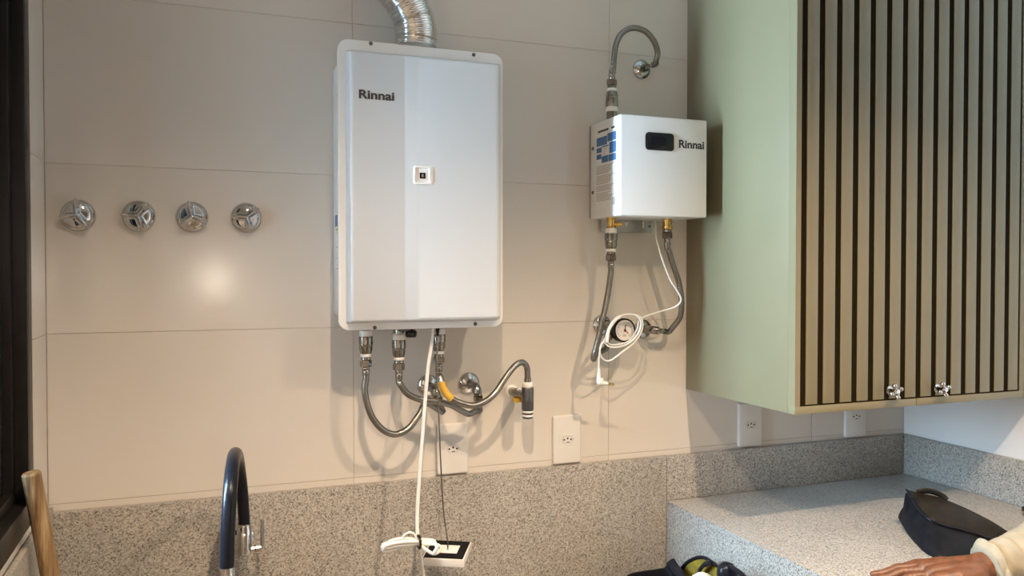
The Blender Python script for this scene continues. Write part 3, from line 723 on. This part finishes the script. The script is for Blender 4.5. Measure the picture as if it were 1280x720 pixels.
# ------------------------------------------------------------------ wall outlets
def outlet(x, label, dz=0):
    zc = 1.081; t = thing('wall_outlet', label, 'outlet', (x, 0, zc), 'white wall outlets above the granite')
    mb = MB(); loft(mb, [[(xx, y, z) for xx, z in rrect(.077 - q, .122 - q, .006)] for y, q in ((-.0002, 0), (-.006, 0), (-.0085, .004), (-.009, .008))]); mb.build('cover_plate', 'plastic', t, local=True)
    sk = MB(); loft(sk, [[(xx, y, z + dz) for xx, z in rrect(.043, .0255, .002)] for y in (-.0085, -.0100)]); sk = sk.build('socket', 'plastic', t, local=True)
    mb = MB(); hexo = [(-.0165, 0), (-.011, .0085), (.011, .0085), (.0165, 0), (.011, -.0085), (-.011, -.0085)]
    hin = [(a * .9, b * .9) for a, b in hexo]
    R0 = [mb.bm.verts.new((a, -.0101, b + dz)) for a, b in hexo]; R1 = [mb.bm.verts.new((a, -.0101, b + dz)) for a, b in hin]
    for i in range(6): mb.bm.faces.new([R0[i], R0[(i + 1) % 6], R1[(i + 1) % 6], R1[i]])
    mb.build('recess_edge', 'greyink', sk, smooth=False, local=True)
    for hx, hz in ((-.0095, 0), (0, .003), (.0095, 0)):
        MB().lathe([(.0025, .0098), (.0025, .0103)], (hx, 0, hz + dz), (0, -1, 0), 12).build('pin_hole', 'ink', sk, local=True)
    MB().box((.001, -.0101, -.0065 + dz), (.008, .0006, .0018)).build('rating_print', 'ink', sk, local=True)
outlet(.565, 'white wall outlet below the large heater, behind the thin dark wire')
outlet(.865, 'white wall outlet right of the tee valve, just above the granite')
outlet(1.4215, 'white wall outlet under the bottom left edge of the green cabinet')
outlet(1.793, 'white wall outlet half hidden by the green cabinet near the corner')

# ------------------------------------------------------------------ hanging cords and controller
pc = thing('power_cord', 'white power cord hanging from the large heater, tied in a bundle', 'cord', at(522, 680, -.16))
pts = [at(541, 408, -.115), at(540, 425, -.118), at(535, 460, -.122), at(531.5, 500, -.126), at(528, 545, -.13), at(524.5, 590, -.135), at(521.5, 640, -.14), at(521.5, 662, -.145), at(523, 676, -.15)]
MB().sweep(resample(spline(pts, 10), .006), .0042, 10).build('wire', 'cord', pc, angle=80)
yy = -.175
tie = at(523.5, 678, yy)
def rope(pts, r=.0036, nm='wire'): MB().sweep(resample(spline(pts, 8), .004), r, 10).build(nm, 'cord', pc, angle=80)
for k, (dy, dz, ex) in enumerate(((0, 0, 478), (.008, .0025, 480), (-.007, .004, 481), (.002, .008, 486), (-.003, -.003, 479))):
    o = Vector((0, dy, dz))
    rope([tie + o * .6, at(508, 678, yy) + o, at(492, 680, yy) + o, at(ex, 683.5, yy) + o, at(ex + 2, 686, yy + .004) + o, at(496, 683, yy + .006) + o, at(512, 680, yy + .005) + o, tie + o * .4 + Vector((0, .004, 0))])
rope([at(503, 676, yy), at(505, 669, yy - .003), at(512, 665.5, yy - .005), at(518, 668, yy - .004), at(521.5, 675, yy - .002)], .0024)
for dy, rx, dn in ((0, 551, 1), (.006, 549, .9), (-.005, 546, 1.05)):
    rope([tie + Vector((0, dy, 0)), at(532, 680, yy - .006), at(543, 680, yy - .010), at(rx, 684, yy - .012 + dy), at(rx - 3, 690, yy - .012 + dy), at(541, 692, yy - .012), at(531, 686, yy - .008), tie + Vector((.002, dy, -.004))], .0036)
rope([tie + Vector((0, .006, .004)), at(533, 675, yy + .008), at(542, 676, yy + .008), at(543, 679, yy + .004), at(533, 679, yy + .002), tie + Vector((.002, .004, .0))], .0040)
rope([tie, at(526, 692, -.165), at(528, 706, -.15), at(530, 722, -.14), at(532, 760, -.13), at(533, 800, -.12)], .0026)
MB().sweep([tie + Vector((.001, math.cos(a) * .012, math.sin(a) * .0125 + .001)) for a in [2 * PI * k / 20 for k in range(20)]], .0026, 8, closed=True, squash=1.6).build('cable_tie', 'black', pc)

ph, til = math.radians(29), math.radians(6)
ux = Vector((math.cos(ph), -math.sin(ph), 0)); uy = Vector((math.sin(ph) * math.cos(til), math.cos(ph) * math.cos(til), math.sin(til))); uz = ux.cross(uy)
wx_ = wy_ = .094
cc = at(559, 687, -.12)
ctl = thing('remote_controller', 'square white controller with a black back, hanging face down on a wire', 'controller', cc)
RM = Matrix((ux, uy, uz)).transposed()
mb = MB().box(cc - uz * .009, (wx_, wy_, .0175), .0015, 2, RM); mb.build('frame', 'plastic', ctl)
MB().box(cc + uz * .0004, (wx_ - .006, wy_ - .006, .0012), .0004, 1, RM).build('back_plate', 'matteblack', ctl)
MB().box(cc + uz * .0014 + ux * .004, (wx_ * .46, wy_ * .42, .0006), 0, 1, RM).build('back_label', 'paper', ctl, smooth=False)
we = cc + uz * .0016 + ux * .002 - uy * .004
cw = thing('controller_wire', 'thin dark wire from the large heater down to the hanging controller', 'wire', we)
wt = at(547, 409, -.118)
MB().sweep(resample(spline([wt, at(547.5, 425, -.118), at(546, 460, -.118), at(548.5, 520, -.118), at(551, 580, -.115), at(554.5, 640, -.112), we + Vector((0, 0, .02)), we], 10), .008), lambda q, L: .0017, 8).build('wire', 'nickel', cw, angle=80)
MB().lathe([(.0018, 0), (.0045, .014), (.0055, .020)], wt + Vector((0, 0, -.020)), (0, 0, 1), 12).build('wire_boot', 'black', cw)

# ------------------------------------------------------------------ wall faucet with black hose
fb = at(305.5, 678, -.085)
fa = thing('wall_faucet', 'chrome wall faucet with a black flexible gooseneck hose', 'faucet', (fb.x, -.02, fb.z))
MB().lathe([(.024, .0005), (.024, .004), (.018, .008), (.012, .010), (.012, .060)], (fb.x, -.018, fb.z - .012), (0, -1, 0), 28).build('wall_mount', 'chrome', fa)
MB().lathe([(.0, -.028), (.010, -.027), (.0145, -.023), (.015, -.018), (.015, .032), (.0135, .034), (.0135, .040)], fb, (0, 0, 1), 28).build('valve_body', 'chrome', fa)
lz = at(312, 687, -.085).z; lx = at(328, 670, -.085).x
MB().lathe([(.0085, 0), (.0085, .010), (.0105, .012), (.0105, .022), (.006, .025)], (fb.x + .010, fb.y, lz), (1, 0, 0), 22).build('cartridge', 'chrome', fa)
lv_top = at(328, 650, -.085).z
MB().sweep(resample(spline([Vector((fb.x + .030, fb.y, lz)), Vector((lx - .004, fb.y, lz)), Vector((lx, fb.y, lz + .004)), Vector((lx, fb.y, lz + .02)), Vector((lx, fb.y, lv_top))], 6), .003), .0042, 12).build('lever', 'chrome', fa)
pts = [Vector((fb.x, fb.y, fb.z + .036)), at(304.5, 640, -.088), at(302.5, 612, -.10), at(300, 590, -.125), at(297.5, 574, -.17), at(295, 567, -.235), at(292.5, 570, -.31), at(290, 586, -.375), at(287.5, 615, -.415), at(285, 660, -.43), at(283.5, 710, -.435)]
MB().sweep(resample(spline(pts, 10), .004), .0118, 20).build('gooseneck_hose', 'rubber', fa, angle=80)
e = pts[-1]
MB().lathe([(.0125, -.002), (.0128, 0), (.0128, .012), (.0138, .014), (.0145, .05), (.0135, .085), (.011, .088), (.008, .086), (0, .086)], e, (0, 0, -1), 26).build('spray_head', 'chrome', fa)

# ------------------------------------------------------------------ wooden stick
s1 = at(38.5, 590, -.30); s2 = at(63.5, 722, -.285)
dv = (s2 - s1).normalized(); s3 = s1 + dv * ((s1.z - BENCH) / -dv.z)
mb = MB(); mb.sweep(resample([s3, s1], .03), .0150, 18)
for v_ in mb.bm.verts:
    v_.co += Vector((noise.noise(v_.co * 9) * .001, noise.noise(v_.co * 9 + Vector((5, 5, 5))) * .001, 0))
stick = mb.build('wooden_handle', 'wood', None)
tag(stick, 'worn wooden handle leaning by the black window', 'stick')
bm = bmesh.new(); bm.from_mesh(stick.data)
top_e = [e_ for e_ in bm.edges if min(v_.co.z for v_ in e_.verts) > s1.z - .012]
bmesh.ops.bevel(bm, geom=top_e, offset=.0045, segments=3, affect='EDGES', profile=.5, clamp_overlap=True); bm.to_mesh(stick.data); bm.free()

# ------------------------------------------------------------------ black pouch on the counter
def P(x, y, Z): return atz(x, y, Z)
pu = thing('tool_pouch', 'black pouch with a vinyl flap lying on the granite counter', 'pouch', P(1190, 670, .9))
zf = .9005
def poly_at(tab, t):
    for (t0_, p0), (t1_, p1) in zip(tab, tab[1:]):
        if t <= t1_ + 1e-9: return p0.lerp(p1, (t - t0_) / (t1_ - t0_))
    return tab[-1][1]
def smooth_tab(rows_):
    ts = [r_[0] for r_ in rows_]; sp = spline([P(*r_[1:]) for r_ in rows_], 8); out = []
    for i in range(len(rows_) - 1):
        for k in range(8): out.append((ts[i] + (ts[i + 1] - ts[i]) * k / 8, sp[i * 8 + k]))
    return out + [(1.0, sp[-1])]
far_e = smooth_tab([(0, 1133, 613, .990), (.15, 1150, 616, .990), (.35, 1181, 624, .980), (.6, 1214, 638, .962), (.8, 1238, 651, .945), (1, 1260, 664, .925)])
near_e = smooth_tab([(0, 1140, 623, .978), (.2, 1153, 641, .966), (.4, 1168, 652, .955), (.6, 1195, 660, .940), (.8, 1220, 667, .925), (1, 1244, 675, .910)])
near_b = smooth_tab([(0, 1123, 648, zf), (.1, 1130, 661, zf), (.2, 1143, 678, zf), (.4, 1166, 697, zf), (.6, 1202, 697, zf), (.8, 1228, 686, zf), (1, 1248, 677, zf)])
def flap_pt(s, t):     # s: 0 at the far ridge .. 1 near edge ; t along the bag
    p = poly_at(far_e, t).lerp(poly_at(near_e, t), s) + Vector((0, 0, .010 * math.sin(PI * s) * math.sin(PI * min(1, t + .12))))
    return p + Vector((0, 0, noise.noise(p * 30) * .003))
secs = []
for i in range(21):
    t = i / 20; k_ = .03 * (1 - math.sin(PI * min(1, t * 4 + .15) / 2) ** 2)
    ft, nt2, nb = poly_at(far_e, t) - Vector((0, 0, .004)), poly_at(near_e, t) - Vector((0, 0, .004)), poly_at(near_b, t)
    fb_ = Vector((ft.x + .006, ft.y + .006, zf))
    bul = (nb - fb_); bul.z = 0; bul = bul.normalized()
    md_ = nt2.lerp(nb, .55) + bul * .012 * math.sin(PI * min(1, .15 + t))
    cyc = [fb_, ft, ft.lerp(nt2, .5) + Vector((0, 0, .003)), nt2, md_, nb]
    m_ = sum(cyc, Vector()) / 6; cyc = [q_.lerp(m_, k_) for q_ in cyc]
    ring_ = []
    for j in range(6):
        p0, p1, p2, p3 = cyc[j - 1], cyc[j], cyc[(j + 1) % 6], cyc[(j + 2) % 6]
        for q in range(4):
            u = q / 4; lin = p1.lerp(p2, u)
            cr = .5 * ((2 * p1) + (p2 - p0) * u + (2 * p0 - 5 * p1 + 4 * p2 - p3) * u * u + (3 * p1 - p0 - 3 * p2 + p3) * u ** 3)
            pt = lin.lerp(cr, .22); pt += bul * noise.noise(pt * 25) * .004; pt.z = max(pt.z, zf); ring_.append(pt)
    secs.append(ring_)
for idx, nxt in ((0, 1), (-1, -2)):
    m0 = sum(secs[idx], Vector()) / 24; m1 = sum(secs[nxt], Vector()) / 24; dr_ = (m0 - m1); dr_.z = 0; dr_.normalize()
    for sh, off in ((.12, .007), (.45, .011)):
        rr_ = [q_.lerp(m0, sh) + dr_ * off for q_ in secs[idx if sh < .2 else (0 if idx == 0 else -1)]]
        for q_ in rr_: q_.z = max(q_.z, zf)
        if sh < .2: end_a = rr_
        else: end_b = rr_
    secs = [end_b, end_a] + secs if idx == 0 else secs + [end_a, end_b]
mb = MB(); loft(mb, secs); mb.build('bag_body', 'navy', pu, angle=60)
ns, ntt = 10, 18
mb = MB(); top_g, bot_g = [], []
for i in range(ntt + 1):
    top_g.append([mb.bm.verts.new(flap_pt(j / ns, i / ntt)) for j in range(ns + 1)])
    bot_g.append([mb.bm.verts.new(flap_pt(j / ns, i / ntt) - Vector((0, 0, .005))) for j in range(ns + 1)])
for G_, fl in ((top_g, 1), (bot_g, 0)):
    for i in range(ntt):
        for j in range(ns): mb.bm.faces.new([G_[i][j], G_[i][j + 1], G_[i + 1][j + 1], G_[i + 1][j]][::1 if fl else -1])
edge = [(i, 0) for i in range(ntt + 1)] + [(ntt, j) for j in range(1, ns + 1)] + [(i, ns) for i in range(ntt - 1, -1, -1)] + [(0, j) for j in range(ns - 1, 0, -1)]
for (a, b), (c_, d_) in zip(edge, edge[1:] + edge[:1]): mb.bm.faces.new([top_g[a][b], top_g[c_][d_], bot_g[c_][d_], bot_g[a][b]])
mb.build('flap', 'flap', pu, angle=60)
MB().sweep(resample(spline([flap_pt(1, t / 10) + Vector((0, 0, .000)) for t in range(11)], 4), .004), .0026, 8).build('piping', 'rubber', pu)
MB().sweep(resample(spline([flap_pt(s_ / 6, 0) for s_ in range(7)], 4), .004), .0030, 8).build('piping', 'rubber', pu)
hp = [flap_pt(0, .12), flap_pt(0, .17) + Vector((0, .003, .004)), flap_pt(0, .22) + Vector((0, .004, .008)), flap_pt(0, .28) + Vector((.0, .004, .008)), flap_pt(0, .34) + Vector((0, .004, .006)), flap_pt(0, .37)]
MB().sweep(resample(spline(hp, 6), .004), .0055, 10, squash=1.5).build('carry_loop', 'flap', pu)

# ------------------------------------------------------------------ small tool at the right frame edge
sm = thing('pocket_tool', 'small black and chrome tool end on the counter by the right wall', 'tool', P(1285, 640, .9))
q = P(1284, 641, .907)
MB().lathe([(.0, -.012), (.008, -.011), (.0095, -.006), (.0095, .05), (.007, .056)], q + Vector((0, 0, .006)), (1, -.9, 0), 18).build('grip', 'black', sm)
MB().lathe([(.0, -.014), (.006, -.013), (.0065, .0), (.0065, .07), (.004, .075)], q + Vector((0, 0, -.0002)) + Vector((-.004, -.006, 0)), (1, -.9, 0), 16).build('shaft', 'chrome', sm)

# ------------------------------------------------------------------ tool bag by the counter side
tb = thing('tool_bag', 'open black tool bag with yellow lining in front of the counter side', 'tool bag', (1.04, -.24, BENCH))
tbx0, tbx1, tby0, tby1, tbz = .955, 1.125, -.405, -.115, .765
def bagring(z, ins, rr=.04):
    return [((tbx0 + tbx1) / 2 + x, (tby0 + tby1) / 2 + y, z) for x, y in rrect(tbx1 - tbx0 - ins, tby1 - tby0 - ins, rr, 5)]
mb = MB(); loft(mb, [bagring(BENCH + .001, .02), bagring(BENCH + .02, 0), bagring(tbz - .02, 0), bagring(tbz, .004), bagring(tbz, .014), bagring(tbz - .02, .02), bagring(BENCH + .03, .03)])
mb.build('bag_body', 'navy', tb)
def arch(pl, r, m, nm, sq=1.0): return MB().sweep(resample(spline(pl, 8), .004), r, 12, squash=sq).build(nm, m, tb)
X_ = 1.085
def ax(x, y, X):                # on the plane X = const
    d = FW + RT * ((x - 640) / FPX) + UP * ((360 - y) / FPX); return CAM + d * ((X - CAM.x) / d.x)
rim = [ax(846, 722, X_), ax(851, 712, X_), ax(859, 703, X_), ax(870, 697.5, X_), ax(880, 697, X_), ax(889, 702, X_), ax(896, 707, X_), ax(906, 711, X_), ax(915, 722, X_)]
arch(rim, .0042, 'rubber', 'lid_rim')
mb = MB(); rs = resample(spline(rim, 6), .006); base_z = tbz - .01
Ls = [(p, Vector((p.x + .012, p.y, base_z))) for p in rs]
A0 = [mb.bm.verts.new(a) for a, b in Ls]; A1 = [mb.bm.verts.new(b) for a, b in Ls]; B0 = [mb.bm.verts.new(a + Vector((.006, 0, 0))) for a, b in Ls]; B1 = [mb.bm.verts.new(b + Vector((.006, 0, 0))) for a, b in Ls]
for i in range(len(Ls) - 1):
    mb.bm.faces.new([A0[i], A0[i + 1], A1[i + 1], A1[i]]); mb.bm.faces.new([B0[i], B1[i], B1[i + 1], B0[i + 1]])
    mb.bm.faces.new([A0[i], B0[i], B0[i + 1], A0[i + 1]]); mb.bm.faces.new([A1[i], A1[i + 1], B1[i + 1], B1[i]])
mb.bm.faces.new([A0[0], A1[0], B1[0], B0[0]]); mb.bm.faces.new([A0[-1], B0[-1], B1[-1], A1[-1]])
mb.build('lid_lining', 'bagyellow', tb)
arch([ax(887, 704, X_ - .012), ax(880, 706, X_ - .014), ax(873, 716, X_ - .014), ax(872, 728, X_ - .012)], .008, 'rubber', 'divider', .5)
arch([ax(838, 702, X_ - .03), ax(843, 710, X_ - .032), ax(851, 720, X_ - .034), ax(856, 732, X_ - .035)], .012, 'rubber', 'handle_strap', .45)
arch([ax(834, 708, X_ - .03), ax(838, 716, X_ - .032), ax(842, 728, X_ - .034)], .008, 'navy', 'handle_strap', .6)
mb = MB(); mb.lathe([(0, .024), (.012, .021), (.020, .012), (.022, 0), (.020, -.04), (.016, -.08)], ax(908, 716, X_ - .02), (0, 0, 1), 20, lambda t: 1 + .08 * math.sin(3 * t)); mb.build('pocket', 'rubber', tb)
arch([ax(912, 709, X_ - .02), ax(920, 713, X_ - .022), ax(928, 719, X_ - .024), ax(934, 728, X_ - .026)], .006, 'rubber', 'side_strap', 1.2)
rg = MB(); c = ax(878, 727, X_ - .05)
rg.lathe([(0, .020), (.010, .018), (.020, .010), (.027, -.004), (.030, -.03), (.028, -.07)], c, (0, 0, 1), 28, lambda t: 1 + .10 * math.sin(5 * t + 1) + .05 * math.sin(9 * t))
tag(rg.build('cleaning_rag', 'rag'), 'white rag stuffed in the open tool bag', 'cloth')

# ------------------------------------------------------------------ forearm and hand resting on the counter
pe_ = thing('person', "person's hand and forearm in a rolled cream sleeve resting on the counter", 'person', P(1200, 716, .9))
ZT = .9
Wr = Vector((1.383, -.735, ZT + .031)); Fd = Vector((-.93, .36, 0)).normalized(); Sd = Vector((Fd.y, -Fd.x, 0))   # Sd: towards the far (thumb) side
if Sd.y < 0: Sd = -Sd
Zv = Vector((0, 0, 1))
def hp3(f, s, z): return Wr + Fd * f + Sd * s + Zv * (z * .84 - .031)
hb = MB()
def cap_chain(pts, rads):
    pts = [Vector(p) for p in pts]
    rs = list(zip(pts, rads)); dense = []
    for (a, ra), (b, rb) in zip(rs, rs[1:]):
        for k in range(5): dense.append((a.lerp(b, k / 5), ra + (rb - ra) * k / 5))
    dense.append(rs[-1])
    for p, r in dense: bmesh.ops.create_icosphere(hb.bm, subdivisions=2, radius=r, matrix=Matrix.Translation(p))
# forearm and wrist
el = Wr + Vector((.25, -.03, .055)); 
cap_chain([el, Wr + Vector((.12, -.018, .022)), Wr + Vector((.05, -.006, .006)), Wr], [.046, .040, .032, .029])
for s in (-.010, .010): cap_chain([hp3(0, s, .036), hp3(.03, s * 1.4, .036)], [.026, .022])
# palm
for s, z in ((-.032, .028), (-.012, .034), (.010, .035), (.028, .031)):
    cap_chain([hp3(.005, s * .55, .034), hp3(.045, s * .95, z + .003), hp3(.085, s * 1.05, z)], [.022, .0195, .0150])
# fingers: (side, spread, lengths, radius)
for s, sp_, Ls_, r in ((.030, .10, (.044, .026, .021), .0088), (.0105, .02, (.048, .030, .022), .0092), (-.0125, -.05, (.044, .028, .021), .0088), (-.033, -.14, (.034, .021, .019), .0078)):
    p = hp3(.085, s, .031); pts = [p]; rr = [r * 1.3]
    for L, dz in zip(Ls_, (-.004, -.0115, -.0085)):
        p = p + Fd * L * math.cos(.2) + Sd * L * sp_ + Zv * dz; p.z = max(p.z, ZT + r * .9); pts.append(p); rr.append(r * (1.08 if len(pts) == 2 else .98 if len(pts) == 3 else .80))
    cap_chain(pts, rr)
# thumb leaves the far side of the palm near its base, lying alongside
th = [hp3(.012, .024, .030), hp3(.040, .046, .028), hp3(.078, .060, .0235), hp3(.108, .0630, .0135)]
cap_chain(th, [.020, .0145, .0118, .0088])
for v_ in hb.bm.verts: v_.co.z = max(v_.co.z, ZT + .0008)
me = bpy.data.meshes.new('hand'); hb.bm.to_mesh(me); hb.bm.free()
tmp = bpy.data.objects.new('tmp', me); C.objects.link(tmp)
md = tmp.modifiers.new('r', 'REMESH'); md.mode = 'VOXEL'; md.voxel_size = .0022
md = tmp.modifiers.new('s', 'SMOOTH'); md.factor = .5; md.iterations = 5
dg = bpy.context.evaluated_depsgraph_get(); dg.update()
me2 = bpy.data.meshes.new_from_object(tmp.evaluated_get(dg)); bpy.data.objects.remove(tmp)
me2.materials.clear()
for v_ in me2.vertices: v_.co.z = max(v_.co.z, ZT + .0006)
hand = link('hand_and_forearm', me2, 'skin', pe_, angle=80); hand['label'] = 'brown skinned left hand, palm down'
tp_ = th[-1]; nd = (th[-1] - th[-2]).normalized(); sd2 = Zv.cross(nd).normalized(); nz = nd.cross(sd2)
RN = Matrix((nd, sd2, nz)).transposed()
mb = MB(); mb.lathe([(.0062, -.001), (.0062, .0006), (.0045, .0016), (0, .002)], tp_ + nz * .0074 + nd * .0005 + sd2 * .001, nz, 18); mb.build('thumb_nail', 'nail', hand)
# sleeve
sl = [Wr + Vector((.030, -.003, .004)), Wr + Vector((.07, -.010, .012)), Wr + Vector((.12, -.018, .026)), Wr + Vector((.19, -.024, .043)), Wr + Vector((.27, -.035, .062)), Wr + Vector((.36, -.07, .085))]
def srad(q, L): return .040 + .021 * q
def slobe(t, L):
    a_ = L * 55 + .9 * math.sin(t + .6)
    fold = .030 * math.sin(L * 150 + 1.7 * math.sin(t + .8) + 2.5 * noise.noise(Vector((L * 30, t * .4, 3.1))))
    return 1 + fold + .07 * noise.noise(Vector((math.cos(t) * 1.2, math.sin(t) * 1.2, a_))) + .10 * (abs(noise.noise(Vector((math.cos(t) * .9 + 7, math.sin(t) * .9, a_ * 1.5)))) ** .7 - .3)
mb = MB(); path = resample(spline(sl, 8), .004)
mb.sweep(path, srad, 36, lobe=slobe)
for v_ in mb.bm.verts: v_.co.z = max(v_.co.z, ZT + .0015)
mb.build('sleeve', 'sleeve', pe_, angle=75)
mb = MB()
cpth = [path[0].lerp(path[6], t / 10) - Vector((.004, 0, 0)) for t in range(11)]
mb.sweep(cpth, lambda q, L: .030 + .0155 * min(1, q * 2.2) ** .6 + .0015 * math.sin(q * 12) - .004 * max(0, q - .8) * 5, 36, lobe=lambda t, L: 1 + .05 * math.sin(2 * t + 1) + .03 * math.sin(5 * t + L * 60) + .02 * math.sin(9 * t - L * 120))
for v_ in mb.bm.verts: v_.co.z = max(v_.co.z, ZT + .001)
mb.build('rolled_cuff', 'sleeve', pe_, angle=75)

# ------------------------------------------------------------------ lamps (above and behind the camera)
def downlight(x, y, label, k=1.0):
    t = thing('ceiling_downlight', label, 'ceiling light', (x, y, ZC), 'recessed ceiling downlights')
    MB().lathe([(.050, .0), (.050, .004), (.040, .006), (.036, .003), (.034, .001)], (x, y, ZC - .0005), (0, 0, -1), 28).build('trim_ring', 'plastic', t)
    MB().lathe([(.033, .0005), (.033, .0025), (0, .003)], (x, y, ZC - .0005), (0, 0, -1), 24).build('diffuser', M['bulb'], t)
    l = bpy.data.lights.new('downlight', 'SPOT'); l.energy = LAMP_W * k; l.color = LAMP_COL; l.spot_size = math.radians(123); l.spot_blend = 1.0; l.shadow_soft_size = .018
    lo = bpy.data.objects.new('downlight_lamp', l); C.objects.link(lo); lo.location = (0, 0, -.02); lo.parent = t
downlight(.23, -1.28, 'recessed downlight in the ceiling in front of the large heater', 1.0)
downlight(1.10, -1.44, 'recessed downlight in the ceiling in front of the green cabinet', 1.28)
sx, sz = .095, 1.462
wlmp = thing('wall_lamp', 'round lit wall lamp on the wall opposite the heater', 'wall lamp', (sx, YF, sz))
MB().lathe([(.05, .0), (.05, .012), (.02, .018), (.018, .05), (.035, .055), (.035, .058)], (sx, YF + .0005, sz), (0, 1, 0), 28).build('mount', 'nickel', wlmp)
MB().lathe([(.0, .155), (.02, .15), (.034, .13), (.040, .105), (.036, .075), (.030, .0585)], (sx, YF, sz), (0, 1, 0), 28).build('globe', M['bulb'], wlmp)
l = bpy.data.lights.new('wall_lamp', 'POINT'); l.energy = 8; l.color = (1, .88, .72); l.shadow_soft_size = .04
lo = bpy.data.objects.new('wall_lamp_light', l); C.objects.link(lo); lo.parent = wlmp; lo.location = (0, .21, 0)
